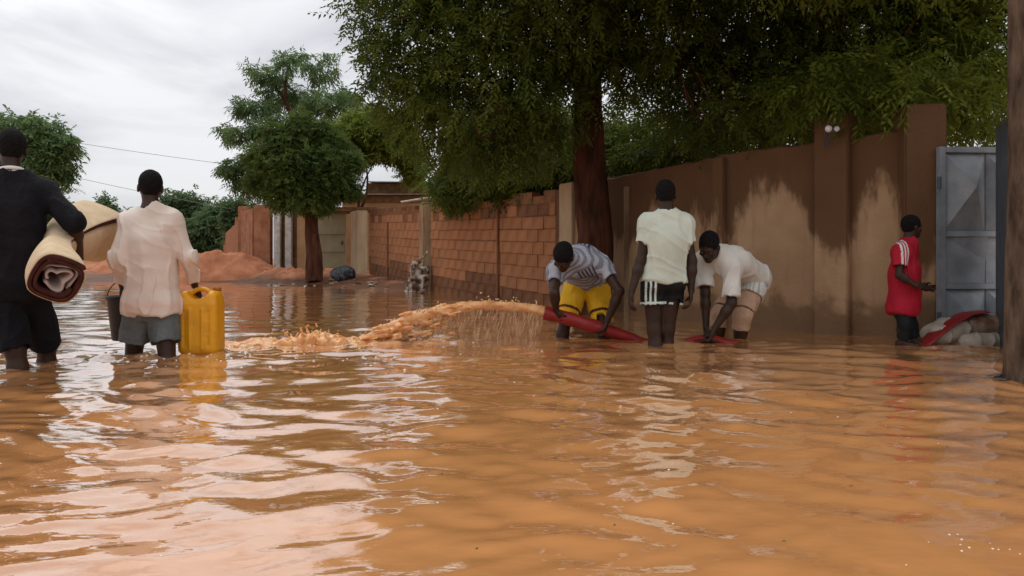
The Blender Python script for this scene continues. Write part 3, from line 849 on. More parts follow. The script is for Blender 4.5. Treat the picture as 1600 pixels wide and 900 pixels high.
# vertical construction joint in the long block wall
MB().box(wl_p(780) + nA * 0.0315 - ZU * (-0.55), (0.022, 0.011, 1.02), np.array([uA, nA, ZU])).build('joint_strip', M['mortar'], wallA)
MB().box(wl_p(607) + nA * 0.0315 - ZU * (-0.72), (0.022, 0.011, 0.95), np.array([uA, nA, ZU])).build('joint_strip', M['mortar'], wallB)

# plastered compound wall: three panels, pilasters, coping
pw = empty('plastered_wall', (2.19, 8.06, -0.45), 'rain stained brown plastered compound wall behind the bending men', 'wall')
E0, E1, E2 = wl_p(869), np.array([2.19, 8.06, 0]), np.array([3.44, 6.77, 0])
def panel(p, q, z0, z1a, z1b, name, m, parent, off=0.0, th=0.18, sub=40, over=0.0):
    d = q - p; L = np.linalg.norm(d); u = d / L; nrm = np.array([u[1], -u[0], 0])
    if nrm @ np.array([-1, -0.5, 0]) < 0: nrm = -nrm
    vs, fs = [], []
    K = max(2, int(L / 0.12))
    rr = np.random.default_rng(int(abs(p[0] * 100)))
    for i in range(K + 1):
        t = i / K; w = p + d * t; zt = z1a + (z1b - z1a) * t + rr.uniform(-0.012, 0.012)
        for o_, z in ((off, z0), (off, zt - 0.015), (off - 0.02, zt), (off - th, zt), (off - th, z0)):
            vs.append(w + nrm * o_ + ZU * z)
    for i in range(K):
        for k in range(5):
            k2 = (k + 1) % 5
            fs.append([i * 5 + k, i * 5 + k2, (i + 1) * 5 + k2, (i + 1) * 5 + k])
    fs.append(list(range(5))); fs.append([K * 5 + k for k in range(5)][::-1])
    mb = MB(); mb.v = vs; mb.f = fs
    return mb.build(name, m, parent), u, nrm
_, u1, n1 = panel(E0, E1, -0.45, 1.74, 1.79, 'wall_panel', M['plaster'], pw)
_, u2, n2 = panel(E1, E2, -0.45, 1.80, 1.84, 'wall_panel', M['plaster'], pw)
ax1, ax2 = np.array([u1, n1, ZU]), np.array([u2, n2, ZU])
def pil(p, half, z1, ax, m='plaster', name='pilaster'):
    MB().box((p[0], p[1], (z1 - 0.45) / 2), (half[0], half[1], (z1 + 0.45) / 2), ax).build(name, M[m], pw, bevel=0.012)
pil(wl_p(888) + n1 * 0.0, (0.20, 0.05), 1.80, ax1, 'concrete_pale')
pil(wl_p(980) + n1 * 0.0, (0.045, 0.03), 1.62, ax1, 'concrete')
pil(E1 + n1 * 0.0 + n2 * 0.0, (0.07, 0.06), 1.76, ax2)
pil(np.array([3.02, 7.19, 0]) , (0.16, 0.09), 2.05, ax2)
gp = empty('gate_pillar', (3.62, 6.72, -0.4), 'tall rain darkened square pillar beside the grey steel gate', 'pillar')
MB().box((3.585, 6.78, 0.79), (0.175, 0.17, 1.25), np.array([[1, -0.12, 0] / np.hypot(1, .12), [0.12, 1, 0] / np.hypot(1, .12), ZU]), 0.99).build('shaft', M['plaster'], gp, bevel=0.015)

# twin lamp on the wall pilaster
lp = P(1298, 203, 6.98)
lamp = empty('wall_lamp', lp, 'small white twin lamp on bracket at top of the stained wall', 'lamp')
MB().bar(lp + [0.0, 0.12, -0.14], lp + [0.0, 0.02, 0.0], 0.010).bar(lp + [-0.05, 0.02, -0.012], lp + [0.07, 0.02, -0.012], 0.008).build('bracket', M['gate_dark'], lamp)
for dx, r_ in ((-0.020, 0.032), (0.055, 0.026)):
    bm = bmesh.new(); bmesh.ops.create_uvsphere(bm, u_segments=16, v_segments=10, radius=r_)
    for v in bm.verts: v.co.y *= 0.8
    me = bpy.data.meshes.new('lamp_head'); bm.to_mesh(me); bm.free()
    me.polygons.foreach_set('use_smooth', [True] * len(me.polygons))
    o = link('lamp_head', me, M['lamp_white'], lamp, False); o.location = (dx, 0, 0.01)

# ------------------------------------------------------------------ steel gate
def gate_leaf(a, b, z0, z1, label, m, rows, cols, fr_=0.03):
    a, b = np.asarray(a, float), np.asarray(b, float)
    d = b - a; L = np.linalg.norm(d); u = d / L; n = np.array([u[1], -u[0], 0])
    if n[1] > 0: n = -n
    root = empty('gate_leaf', (a + b) / 2 * np.array([1, 1, 0]) + ZU * z0, label, 'gate')
    ax = np.array([u, n, ZU]); H = z1 - z0
    pt = lambda s, z, o=0.0: a * np.array([1, 1, 0]) + u * s + n * o + ZU * z
    MB().box(pt(L / 2, (z0 + z1) / 2, -0.021), (L / 2 - fr_, 0.0015, H / 2 - 0.01), ax).build('back_sheet', m, root)
    for s in (fr_, L - fr_):
        MB().box(pt(s, (z0 + z1) / 2), (fr_, 0.024, H / 2), ax).build('stile', m, root, bevel=0.004)
    zs = [z0] + [z0 + H * r for r in rows] + [z1]
    for z in zs:
        zz = min(max(z, z0 + 0.025), z1 - 0.025)
        MB().box(pt(L / 2, zz), (L / 2 - 2 * fr_ - 0.002, 0.022, 0.025), ax).build('rail', m, root, bevel=0.004)
    cw = (L - 4 * fr_) / cols
    for i in range(len(zs) - 1):
        for c in range(cols):
            s0, s1 = 2 * fr_ + c * cw + 0.004, 2 * fr_ + (c + 1) * cw - 0.004
            q0, q1 = zs[i] + 0.027, zs[i + 1] - 0.027
            if i == 0: q0 += 0.024
            if i == len(zs) - 2: q1 -= 0.024
            mb = MB()
            sm, zm = (s0 + s1) / 2, q0 + (q1 - q0) * 0.55
            if i == 1:      # flat band with one slanting fold
                mb.v = [pt(s0, q0, -.01), pt(s1, q0, -.01), pt(s1, q1, 0.03), pt(s0, q1, -.01), pt(s1, (q0 + q1) / 2, -0.004)]
                mb.f = [[0, 1, 4], [0, 4, 3], [3, 4, 2]]
            else:           # pressed pyramid: ridges run to the corners
                mb.v = [pt(s0, q0, -.012), pt(s1, q0, -.012), pt(s1, q1, -.012), pt(s0, q1, -.012), pt(sm, zm, 0.15)]
                mb.f = [[0, 1, 4], [1, 2, 4], [2, 3, 4], [3, 0, 4]]
            # back sheet gives thickness
            k = len(mb.v)
            mb.v += [pt(s0, q0, -.018), pt(s1, q0, -.018), pt(s1, q1, -.018), pt(s0, q1, -.018)]
            mb.f += [[k + 3, k + 2, k + 1, k]]
            mb.build('pressed_panel', m, root)
    return root, pt
g1, pt1 = gate_leaf((3.635, 6.56, 0), (4.50, 6.62, 0), -0.20, 1.66, 'blue grey steel gate leaf with pressed triangular panels beside pillar', M['gate'], (0.36, 0.60), 2)
for z in (0.2, 1.35):
    MB().tube([(3.630, 6.525, z - 0.05), (3.630, 6.525, z + 0.05)], 0.016, 8).build('hinge', M['gate_dark'], g1)
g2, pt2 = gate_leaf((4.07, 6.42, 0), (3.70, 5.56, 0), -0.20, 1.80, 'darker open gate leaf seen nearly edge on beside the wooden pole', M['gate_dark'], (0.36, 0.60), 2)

# ------------------------------------------------------------------ wooden pole at the right edge
def bark_tube(name, pts, rads, n, amp, freq, m, parent, seed=0, ringstep=0.06):
    pts = np.asarray(pts, float); seg = np.linalg.norm(np.diff(pts, axis=0), axis=1); s = np.concatenate([[0], np.cumsum(seg)])
    K = max(6, int(s[-1] / ringstep)); t = np.linspace(0, s[-1], K)
    c = np.stack([np.interp(t, s, pts[:, i]) for i in range(3)], 1); rr = np.interp(t, s, rads)
    v = np.zeros((K, n, 3)); tan = np.gradient(c, axis=0); tan /= np.linalg.norm(tan, axis=1)[:, None]
    ref = np.array([0.21, 0.97, 0.12])
    for i in range(K):
        x = unit(np.cross(tan[i], ref)); y = np.cross(tan[i], x)
        a = np.arange(n) / n * 2 * math.pi
        v[i] = c[i] + rr[i] * (np.cos(a)[:, None] * x + np.sin(a)[:, None] * y)
    p = v.reshape(-1, 3)
    cc = np.repeat(c, n, 0); dirn = p - cc; dirn /= np.linalg.norm(dirn, axis=1)[:, None] + 1e-9
    nz_ = fbm(p * np.asarray(freq), seed, 4); nz_ = np.where(nz_ > 0, nz_, nz_ * 1.6)
    lim = np.repeat(rr, n) / max(rads)
    p = p + dirn * (nz_ * amp * lim)[:, None]
    i = (np.arange(K - 1)[:, None] * n + np.arange(n)[None, :]).ravel()
    j = (np.arange(K - 1)[:, None] * n + (np.arange(n)[None, :] + 1) % n).ravel()
    me = mesh_np(name, p, np.stack([i, j, j + n, i + n], 1))
    return link(name, me, m, parent)
pole = empty('wooden_pole', (2.90, 4.30, -0.4), 'rough brown wooden pole standing in water at the right edge', 'pole')
bark_tube('shaft', [(2.895, 4.30, -0.42), (2.90, 4.30, 0.1), (2.915, 4.30, 1.5), (2.93, 4.31, 4.6)], [0.135, 0.125, 0.118, 0.105], 56, 0.012, (14, 14, 3), M['pole_bark'], pole, 5, 0.03)
mb = MB()
for k in range(26):
    a = random.uniform(2.4, 6.2); rr_ = 0.128
    p0 = np.array([2.896 + rr_ * math.cos(a), 4.30 + rr_ * math.sin(a), random.uniform(-0.03, 0.05)])
    d0 = np.array([math.cos(a), math.sin(a), random.uniform(-0.3, 0.5)])
    mb.tube([p0, p0 + d0 * 0.02, p0 + d0 * 0.04 + [0, 0, -0.012]], [0.011, 0.010, 0.004], 5)
mb.build('wet_debris_collar', M['rubbish_dark'], pole, True)['kind'] = 'stuff'
# ------------------------------------------------------------------ far end of the street
far = empty('roadside_wall', (-7.2, 24.9, 0.2), 'ochre plastered wall with two white posts behind the dirt heap', 'wall')
def prism(pts_xy, z0, z1, th):
    mb = MB(); p, q = np.array([*pts_xy[0], 0.0]), np.array([*pts_xy[1], 0.0]); u = unit(q - p); n = np.array([u[1], -u[0], 0])
    return mb.box((p + q) / 2 + n * 0 + ZU * (z0 + z1) / 2, (np.linalg.norm(q - p) / 2, th, (z1 - z0) / 2), np.array([u, n, ZU]))
prism([(-8.35, 25.0), (-7.82, 24.95)], 0.1, 2.46, 0.12).build('wall_panel', M['adobe'], far)
prism([(-7.74, 25.05), (-6.95, 25.0)], 0.1, 2.30, 0.08).build('wall_panel', M['thatch'], far)
prism([(-6.93, 24.95), (-6.10, 24.80)], 0.1, 2.44, 0.12).build('wall_panel', M['ochre'], far)
for x in (-7.56, -7.20):
    MB().box((x, 24.78, 1.2), (0.10, 0.10, 1.15), np.eye(3), 0.97).build('white_post', M['white_plastic'], far, bevel=0.01)
fw2 = empty('adobe_wall', (-11, 33, 0.2), 'low red adobe wall receding beyond the dirt heap', 'wall')
prism([(-8.36, 25.1), (-9.3, 26.7)], 0.1, 2.36, 0.12).build('wall_panel', M['adobe'], fw2)
prism([(-9.45, 27.0), (-15.6, 42.0)], 0.1, 2.05, 0.14).build('wall_panel', M['adobe'], fw2)
for (x, y, z) in ((-9.38, 26.85, 2.55), (-10.7, 30.2, 2.35), (-15.6, 42, 2.3)):
    MB().box((x, y, z / 2), (0.16, 0.16, z / 2), np.eye(3), 0.96).build('buttress', M['adobe'], fw2, bevel=0.02)

dr = empty('metal_door', (-5.6, 23.85, 0.35), 'olive painted metal door between the dense tree and pale pillar', 'door')
dleaf = prism([(-6.08, 23.9), (-5.14, 23.75)], 0.42, 2.10, 0.03).build('door_leaf', M['door'], dr)
for z in (0.95, 1.50):
    prism([(-6.05, 23.86), (-5.17, 23.71)], z - 0.02, z + 0.02, 0.035).build('rail', M['door'], dleaf)
prism([(-6.14, 23.95), (-5.05, 23.78)], 2.105, 2.24, 0.10).build('lintel', M['concrete'], dr)
MB().box((-5.25, 23.70, 1.2), (0.02, 0.02, 0.06)).build('handle', M['gate_dark'], dleaf)

hs = empty('mud_house', (-4.1, 26.5, 0.3), 'low mud house with sheet metal roofs behind the block wall', 'house')
MB().box((-4.2, 27.2, 1.55), (1.55, 1.2, 1.30)).build('wall', M['ochre'], hs, bevel=0.02)
MB().box((-4.0, 27.6, 3.14), (1.05, 0.8, 0.22)).build('upper_parapet', M['thatch'], hs, bevel=0.03)
def corrugated(p0, ux, uy, w, l, amp=0.018, pitch=0.09, name='roof_sheet', parent=None, th=0.012):
    n = int(w / pitch * 4); vs = []; fs = []
    nn = unit(np.cross(ux, uy)); nn = nn if nn[2] > 0 else -nn
    for i in range(n + 1):
        s = w * i / n; o = amp * math.sin(2 * math.pi * s / pitch)
        for (t, e_) in ((0, 0), (l, 0), (l, -th), (0, -th)):
            vs.append(np.asarray(p0) + np.asarray(ux) * s + np.asarray(uy) * t + nn * (o + e_))
    for i in range(n):
        for k in range(4):
            fs.append([i * 4 + k, i * 4 + (k + 1) % 4, (i + 1) * 4 + (k + 1) % 4, (i + 1) * 4 + k])
    fs += [[0, 1, 2, 3], [n * 4 + 3, n * 4 + 2, n * 4 + 1, n * 4]]
    mb = MB(); mb.v = vs; mb.f = fs
    return mb.build(name, M['roof_metal'], parent, True)
MB().box((-4.2, 25.97, 2.72), (1.58, 0.03, 0.10)).build('eave_beam', M['thatch'], hs)
MB().box((-4.9, 23.9, 2.24), (0.75, 0.35, 0.06)).build('porch_slab', M['thatch'], hs)
corrugated((-5.75, 25.75, 2.88), np.array([1, 0, 0.004]), unit([0, 1, 0.02]), 3.05, 2.7, parent=hs)
corrugated((-5.05, 26.6, 3.40), np.array([1, 0, -0.01]), unit([0, 1, 0.05]), 2.15, 1.9, parent=hs)
MB().box((-3.55, 25.99, 1.5), (0.28, 0.02, 0.45)).build('shutter', M['thatch'], hs)
ls = corrugated(wl_p(632) + ZU * 2.10 + nA * 0.10, unit([0.62, -1.0, 0.0]), unit([0.55, 0.45, 0.09]), 1.9, 0.8, parent=None, name='roofing_sheet')
tag(ls, 'loose pale roofing sheet lying across the shorter block wall', 'metal sheet')

# dirt heaps
def heap(c, rx, ry, h, label, seed, name='dirt_heap', m='mud'):
    n = 60; a = np.linspace(-1.15, 1.15, n); X, Y = np.meshgrid(a, a)
    p = np.stack([X * rx, Y * ry, np.zeros_like(X)], -1).reshape(-1, 3)
    r = np.hypot(X, Y) + fbm(p * 0.9, seed, 3).reshape(X.shape) * 0.28
    Z = h * np.clip(1 - r, 0, 1) ** 0.8 * 1.25 + (fbm(p * 2.2, seed + 2, 4).reshape(X.shape) * 0.16 + fbm(p * 6, seed + 3, 4).reshape(X.shape) * 0.14) * np.clip(1.1 - r, 0, 1)
    wx, wy = c[0] + X * rx, c[1] + Y * ry
    Z = ground_z(wx, wy) - 0.06 + Z
    i = (np.arange(n - 1)[:, None] * n + np.arange(n - 1)[None, :]).ravel()
    me = mesh_np(name, np.stack([wx, wy, Z], -1).reshape(-1, 3), np.stack([i, i + 1, i + n + 1, i + n], 1))
    o = link(name, me, M[m]); tag(o, label, 'dirt heap'); return o
heap((-9.3, 24.4), 2.3, 1.1, 0.78, 'large heap of red earth in front of the white posts', 61)
heap((-13.6, 28.5), 2.0, 1.5, 0.62, 'low heap of red earth between mat and pink shirt man', 66)
heap((-6.7, 22.7), 2.0, 0.9, 0.30, 'flat bank of brown earth at foot of dense tree', 71, m='earth')

# ================================================================== VEGETATION
def foliage(blobs, n, rachis, leaflets, ll, lw, seed, droop=0.5, shell=0.55, drop_holes=0.0):
    """compound leaves spread through lumpy blob volumes; blobs = (centre, radii, weight)"""
    r = np.random.default_rng(seed)
    w = np.array([b[2] for b in blobs], float); w /= w.sum()
    bi = r.choice(len(blobs), n, p=w)
    C = np.array([b[0] for b in blobs])[bi]; R = np.array([b[1] for b in blobs], float)[bi]
    d = r.normal(size=(n, 3)); d /= np.linalg.norm(d, axis=1)[:, None]
    rad = np.where(r.random(n) < shell, r.uniform(0.72, 1.08, n), r.random(n) ** 0.45)
    rad *= 1 + 0.45 * fbm(d * 2.4 + C * 0.9, seed, 3)
    p = C + d * R * rad[:, None]
    # gather leaves round twig ends so that clumps and gaps form
    cell = 0.34 * (rachis / 0.3)
    q = np.floor(p / cell); jit = np.stack([hash3(q[:, 0].astype(np.int64), q[:, 1].astype(np.int64), q[:, 2].astype(np.int64), seed + k) for k in range(3)], 1)
    tw = (q + 0.25 + 0.5 * jit) * cell
    keep = hash3(q[:, 0].astype(np.int64), q[:, 1].astype(np.int64), q[:, 2].astype(np.int64), seed + 9) > drop_holes
    pull = r.uniform(0.25, 0.8, n)[:, None]
    p = p * (1 - pull) + tw * pull
    p, d, R, tw, C = p[keep], d[keep], R[keep], tw[keep], C[keep]; n = len(p)
    out = unit_rows((p - tw) + 0.25 * cell * d + r.normal(size=(n, 3)) * 0.28 * cell)
    out[:, 2] -= droop * r.uniform(0.4, 1.3, n); out = unit_rows(out)
    L = rachis * r.uniform(0.7, 1.2, n)
    side = np.cross(out, np.array([0, 0, 1.0])); side = unit_rows(side + r.normal(size=(n, 3)) * 0.25)
    tint_c = np.clip(0.5 + 0.45 * fbm(p * 0.9, seed + 3, 3) + r.normal(size=n) * 0.16, 0, 1)
    V = np.zeros((n, leaflets, 4, 3), np.float32)
    for i in range(leaflets):
        t = (i + 0.6) / leaflets; sg = 1 if i % 2 else -1
        if i == leaflets - 1: sg = 0
        b = p + out * (L * t)[:, None]; b[:, 2] -= droop * 0.35 * L * t * t
        ld = unit_rows(side * sg * 0.95 + out * 0.75 + np.array([0, 0, -0.35 * droop]) + r.normal(size=(n, 3)) * 0.16)
        wd = unit_rows(np.cross(ld, np.cross(out, side) + r.normal(size=(n, 3)) * 0.35))
        l_ = ll * (0.75 + 0.5 * math.sin(math.pi * min(t, 0.95))) * r.uniform(0.8, 1.15, n)
        V[:, i, 0] = b
        V[:, i, 1] = b + ld * (l_ * 0.42)[:, None] + wd * lw
        V[:, i, 2] = b + ld * l_[:, None]
        V[:, i, 2, 2] -= l_ * 0.12
        V[:, i, 3] = b + ld * (l_ * 0.42)[:, None] - wd * lw
    return V.reshape(-1, 3), np.repeat(tint_c, leaflets * 4)

def unit_rows(a): return a / (np.linalg.norm(a, axis=1)[:, None] + 1e-9)

def leaf_mesh(name, V, tint, m, parent):
    q = np.arange(len(V), dtype=np.int32).reshape(-1, 4)
    me = mesh_np(name, V, q, smooth=False)
    if len(me.vertices) == len(tint): add_attr(me, 'tint', tint)
    else: add_attr(me, 'tint', np.full(len(me.vertices), 0.5))
    return link(name, me, m, parent)

def curve(a, b, bend, k=7):
    a, b = np.asarray(a, float), np.asarray(b, float); t = np.linspace(0, 1, k)[:, None]
    return a * (1 - t) + b * t + np.asarray(bend, float) * (4 * t * (1 - t))

def tree(name, label, base, trunk, r0, r1, fork_pts, blobs, n, m, seed, rachis=0.3, leaflets=9, ll=0.085, lw=0.014, droop=0.5,
         shell=0.55, holes=0.0, cat='tree', twigs=40, bark='bark', n_side=28):
    root = empty(name, base, label, cat)
    bark_tube('trunk', trunk, np.linspace(r0, r1, len(trunk)), n_side, r0 * 0.14, (7, 7, 1.8), M[bark], root, seed, 0.05 if r0 > 0.15 else 0.12)
    r = np.random.default_rng(seed + 100)
    mb = MB(); top = np.asarray(trunk[-1], float)
    low = np.asarray(trunk[-2], float)
    limbs = []
    for f in fork_pts:
        s0 = top * 0.9 + low * 0.1 if r.random() < 0.6 else top * 0.6 + low * 0.4
        L = np.linalg.norm(np.asarray(f) - s0)
        c = curve(s0, f, (r.normal() * 0.08 * L, r.normal() * 0.08 * L, -0.06 * L)); limbs.append(c)
        mb.tube(c, np.linspace(r1 * 0.62, r1 * 0.16, len(c)), 8)
    for k in range(twigs):
        b = blobs[r.integers(len(blobs))]; c0 = limbs[r.integers(len(limbs))] if limbs else [top]
        e_ = np.asarray(b[0]) + r.normal(size=3) * np.asarray(b[1]) * 0.55
        dist = [np.linalg.norm(q_ - e_) for l_ in limbs for q_ in l_]
        s0 = [q_ for l_ in limbs for q_ in l_][int(np.argmin(dist))]
        c = curve(s0, e_, r.normal(size=3) * 0.12 * min(dist), 5)
        mb.tube(c, np.linspace(r1 * 0.14, r1 * 0.03, 5), 5)
    if mb.v: mb.build('branches', M[bark], root, True)
    V, t = foliage(blobs, n, rachis, leaflets, ll, lw, seed, droop, shell, holes)
    leaf_mesh('crown', V, t, M[m], root)
    return root

def B(px, py, Y, rx, ry, rz, w=None):
    return (P(px, py, Y), (rx, ry, rz), w if w is not None else (rx * ry * rz) ** (2 / 3.))

# big neem in front of the wall
nb = [B(655, 20, 9.6, .95, 1.0, .9), B(625, 110, 9.8, .55, .7, .55), B(635, 165, 10.2, .40, .6, .35), B(720, 90, 9.4, 1.0, 1.2, .9), B(715, 180, 9.9, .75, 1.0, .6),
      B(790, 150, 9.2, 1.0, 1.2, .8), B(790, 225, 10.6, .9, 1.0, .45), B(860, 30, 8.9, 1.2, 1.3, .8), B(850, 170, 9.2, .55, .8, .5), B(950, 0, 8.6, 1.4, 1.3, .8),
      B(1040, 100, 9.9, .8, .9, .55), B(1090, 30, 9.0, 1.4, 1.4, 1.0), B(1150, 130, 9.6, 1.1, 1.0, .7), B(1240, 60, 9.2, 1.2, 1.3, .9), B(1060, 215, 11.0, .9, .7, .4), B(1170, 195, 9.9, .9, .7, .45),
      B(760, -110, 9.0, 1.5, 1.6, 1.2), B(640, -90, 9.6, .9, 1.0, .9), B(900, -200, 8.4, 1.8, 1.8, 1.3), B(1080, -190, 8.2, 1.9, 1.8, 1.3), B(1250, -120, 8.6, 1.5, 1.6, 1.1),
      B(1215, 165, 8.0, .7, .5, .28), B(1130, 205, 8.5, .6, .5, .25), B(1120, -150, 6.4, 1.3, 1.0, .5), B(960, -160, 6.6, 1.2, 1.0, .5),  # negative rows: unseen overhang added to shade the wall and people
      B(980, -420, 8.2, 2.2, 2.0, 1.4), B(760, -330, 8.8, 1.6, 1.8, 1.3), B(1220, -380, 8.2, 2.0, 2.0, 1.3), B(1000, -330, 6.9, 1.9, 1.2, .9), B(1200, -300, 6.9, 1.6, 1.2, .9)]  # crown lumps above the view, added to block skylight and darken water reflections
tree('neem_tree', 'large dark spreading neem tree with reddish trunk in front of the wall', (1.02, 9.75, -0.42),
     [(0.98, 9.75, -0.45), (1.01, 9.75, 0.1), (1.05, 9.75, 1.0), (0.98, 9.78, 1.9), (0.97, 9.8, 2.6), (1.0, 9.75, 3.3)], 0.27, 0.16,
     [P(700, 60, 9.6), P(800, 120, 9.3), P(760, -90, 9.2), P(900, -180, 8.6), P(1090, -170, 8.6), P(1130, 70, 9.4), P(1230, 40, 9.2), P(980, -380, 8.4), P(1200, -330, 8.2), P(1010, -310, 7.2)],
     nb, 40000, 'neem', 31, rachis=0.27, leaflets=10, ll=0.070, lw=0.0135, droop=0.45, shell=0.5, holes=0.10, twigs=90)

# second neem behind the stained wall
rb = [B(1330, 110, 9.0, 1.0, 1.0, .8), B(1400, 40, 8.8, 1.1, 1.0, .9), B(1480, 90, 8.6, .8, .9, .8), B(1520, 20, 8.6, .6, .8, .8), B(1530, 165, 8.4, .45, .6, .4), B(1430, 150, 8.6, .8, .7, .45),
      B(1340, 185, 8.9, .8, .6, .35), B(1250, 165, 9.4, .9, .7, .5), B(1420, -90, 8.8, 1.3, 1.3, 1.0), B(1540, -100, 8.4, .9, 1.0, .8), B(1330, -230, 8.6, 1.4, 1.4, 1.0), B(1480, -260, 8.4, 1.3, 1.3, 1.0),
      B(1300, 140, 7.3, .6, .5, .25), B(1390, 130, 7.0, .6, .5, .3), B(1500, 150, 7.2, .5, .5, .3), B(1330, -130, 6.3, 1.1, .9, .45), B(1480, -140, 6.2, 1.0, .9, .45),  # negative rows: unseen canopy added to shade wall and people, darken the reflection
      B(1680, 60, 8.8, 1.0, 1.0, 1.2), B(1650, -180, 8.6, 1.2, 1.2, 1.1)]
tree('neem_tree', 'lighter green neem tree rising behind the stained wall and steel gate', (4.75, 9.2, -0.42),
     [(4.75, 9.2, -0.45), (4.7, 9.2, 0.8), (4.62, 9.2, 1.8), (4.5, 9.2, 2.4)], 0.2, 0.12,
     [P(1330, 100, 9.0), P(1410, 30, 8.8), P(1500, 60, 8.6), P(1430, -120, 8.8), P(1650, 40, 8.8)], rb, 18000, 'neem_light', 33,
     rachis=0.26, leaflets=9, ll=0.078, lw=0.0135, droop=0.6, shell=0.5, holes=0.12, twigs=40)

# low shrubs and branches hanging over the block wall
sb = [B(730, 288, 15.5, .75, .8, .42), B(770, 270, 14.6, 1.1, .8, .6), B(840, 265, 13.4, 1.0, .7, .6), B(900, 240, 12.8, .9, .7, .6), B(820, 220, 13.5, 1.2, .9, .6),
      B(980, 235, 11.9, .8, .6, .5), B(1060, 240, 11.0, .8, .5, .35)]
tree('yard_tree', 'dark bushy yard tree leaning over the top of the long block wall', (-0.1, 15.2, -0.3),
     [(-0.1, 15.2, -0.4), (-0.1, 15.1, 1.0), (-0.05, 14.9, 1.9)], 0.14, 0.08, [P(700, 280, 15.5), P(770, 265, 14.6), P(840, 255, 13.6), P(900, 240, 12.9)],
     sb, 9000, 'neem', 37, rachis=0.30, leaflets=8, ll=0.10, lw=0.018, droop=0.5, shell=0.5, holes=0.05, twigs=24)

# dense round tree at the door
db = [B(475, 272, 21.8, 1.05, 1.0, .85), B(425, 258, 21.8, .50, .7, .60), B(520, 268, 21.6, .60, .7, .70), B(465, 222, 21.8, .62, .7, .45), B(520, 225, 21.9, .40, .5, .35), B(468, 190, 21.8, .30, .4, .24), B(505, 200, 21.8, .25, .4, .2), B(398, 238, 21.8, .28, .4, .2), B(402, 285, 21.8, .25, .4, .22), B(552, 250, 21.8, .3, .4, .2), B(548, 295, 21.7, .25, .4, .2), B(430, 205, 21.8, .3, .4, .2), B(490, 312, 21.6, .6, .6, .30), B(440, 302, 21.6, .45, .5, .38)]
tree('dense_tree', 'round dense dark green tree in front of the olive door', (-5.62, 21.8, 0.2), [(-5.62, 21.8, 0.1), (-5.6, 21.8, 0.8), (-5.68, 21.8, 1.5), (-5.7, 21.8, 2.2)], 0.25, 0.16,
     [P(430, 260, 21.8), P(480, 230, 21.8), P(530, 260, 21.6)], db, 11000, 'dense_leaf', 41, rachis=0.22, leaflets=8, ll=0.09, lw=0.018, droop=0.4, shell=0.55, twigs=16)
lb = [B(565, 210, 24.5, .8, .8, .6), B(600, 228, 24.8, .5, .7, .35), B(552, 240, 24.5, .4, .6, .35), B(615, 200, 25, .45, .6, .4), B(632, 232, 25.2, .5, .6, .4), B(645, 265, 25.4, .35, .5, .25)]
tree('light_green_tree', 'yellowish green tree between the dense tree and mud house', (-5.1, 25.2, 0.3), [(-5.1, 25.2, 0.2), (-5.05, 25.1, 1.4), (-4.9, 24.9, 2.4)], 0.12, 0.08,
     [P(560, 215, 24.5), P(600, 230, 24.8)], lb, 6400, 'neem_light', 43, rachis=0.32, leaflets=8, ll=0.12, lw=0.022, droop=0.5, twigs=12)

# tall layered tree behind
tr_ = np.random.default_rng(5); tbl = []
for (px, py, s) in ((455, 95, .7), (500, 110, .8), (420, 118, .8), (400, 165, .9), (450, 150, 1.3), (510, 160, 1.2), (545, 150, .7), (380, 210, .8), (430, 200, 1.2), (490, 205, 1.3), (545, 200, .9), (372, 262, .7), (405, 250, 1.0), (460, 250, 1.2),
                    (385, 285, .6), (420, 290, 1.0), (575, 175, .8), (520, 90, .3), (362, 200, .45), (356, 258, .45), (395, 103, .4), (480, 84, .35)):
    tbl.append(B(px + tr_.normal() * 4, py, 32 + tr_.normal() * 0.8, 0.86 * s, 0.9 * s, .30 * s))
tree('tall_tree', 'tall layered feathery tree standing against the grey sky', (-9.2, 32, 0.3), [(-9.2, 32, 0.2), (-9.15, 32, 2.5), (-9.0, 32, 4.5), (-8.9, 32, 6.4)], 0.30, 0.15,
     [P(p_[0], p_[1], 32) for p_ in ((400, 160), (380, 210), (372, 262), (500, 110), (455, 95), (420, 118), (545, 150), (545, 200), (420, 285))],
     tbl, 5600, 'tall_leaf', 47, rachis=0.42, leaflets=8, ll=0.19, lw=0.030, droop=0.7, shell=0.5, holes=0.30, twigs=34)

# tree behind the man in black
ltb = [B(20, 215, 18, .9, .9, .5), B(60, 215, 18, .7, .8, .5), B(35, 255, 18, .9, .9, .6), B(80, 250, 18, .45, .6, .5), B(-20, 225, 18, .8, .9, .7), B(100, 225, 18, .25, .4, .2), B(80, 285, 18, .35, .5, .3), B(20, 295, 18, .9, .8, .4), B(-60, 250, 18, .9, .9, .8)]
tree('roadside_tree', 'broad green tree behind the man in black', (-11.9, 18.1, -0.3), [(-11.9, 18.1, -0.4), (-11.85, 18.1, 1.0), (-11.8, 18.0, 2.4)], 0.16, 0.1,
     [P(20, 220, 18), P(65, 220, 18), P(-20, 230, 18), P(80, 270, 18)], ltb, 4600, 'tall_leaf', 53, rachis=0.28, leaflets=8, ll=0.125, lw=0.024, droop=0.6, holes=0.22, twigs=20)

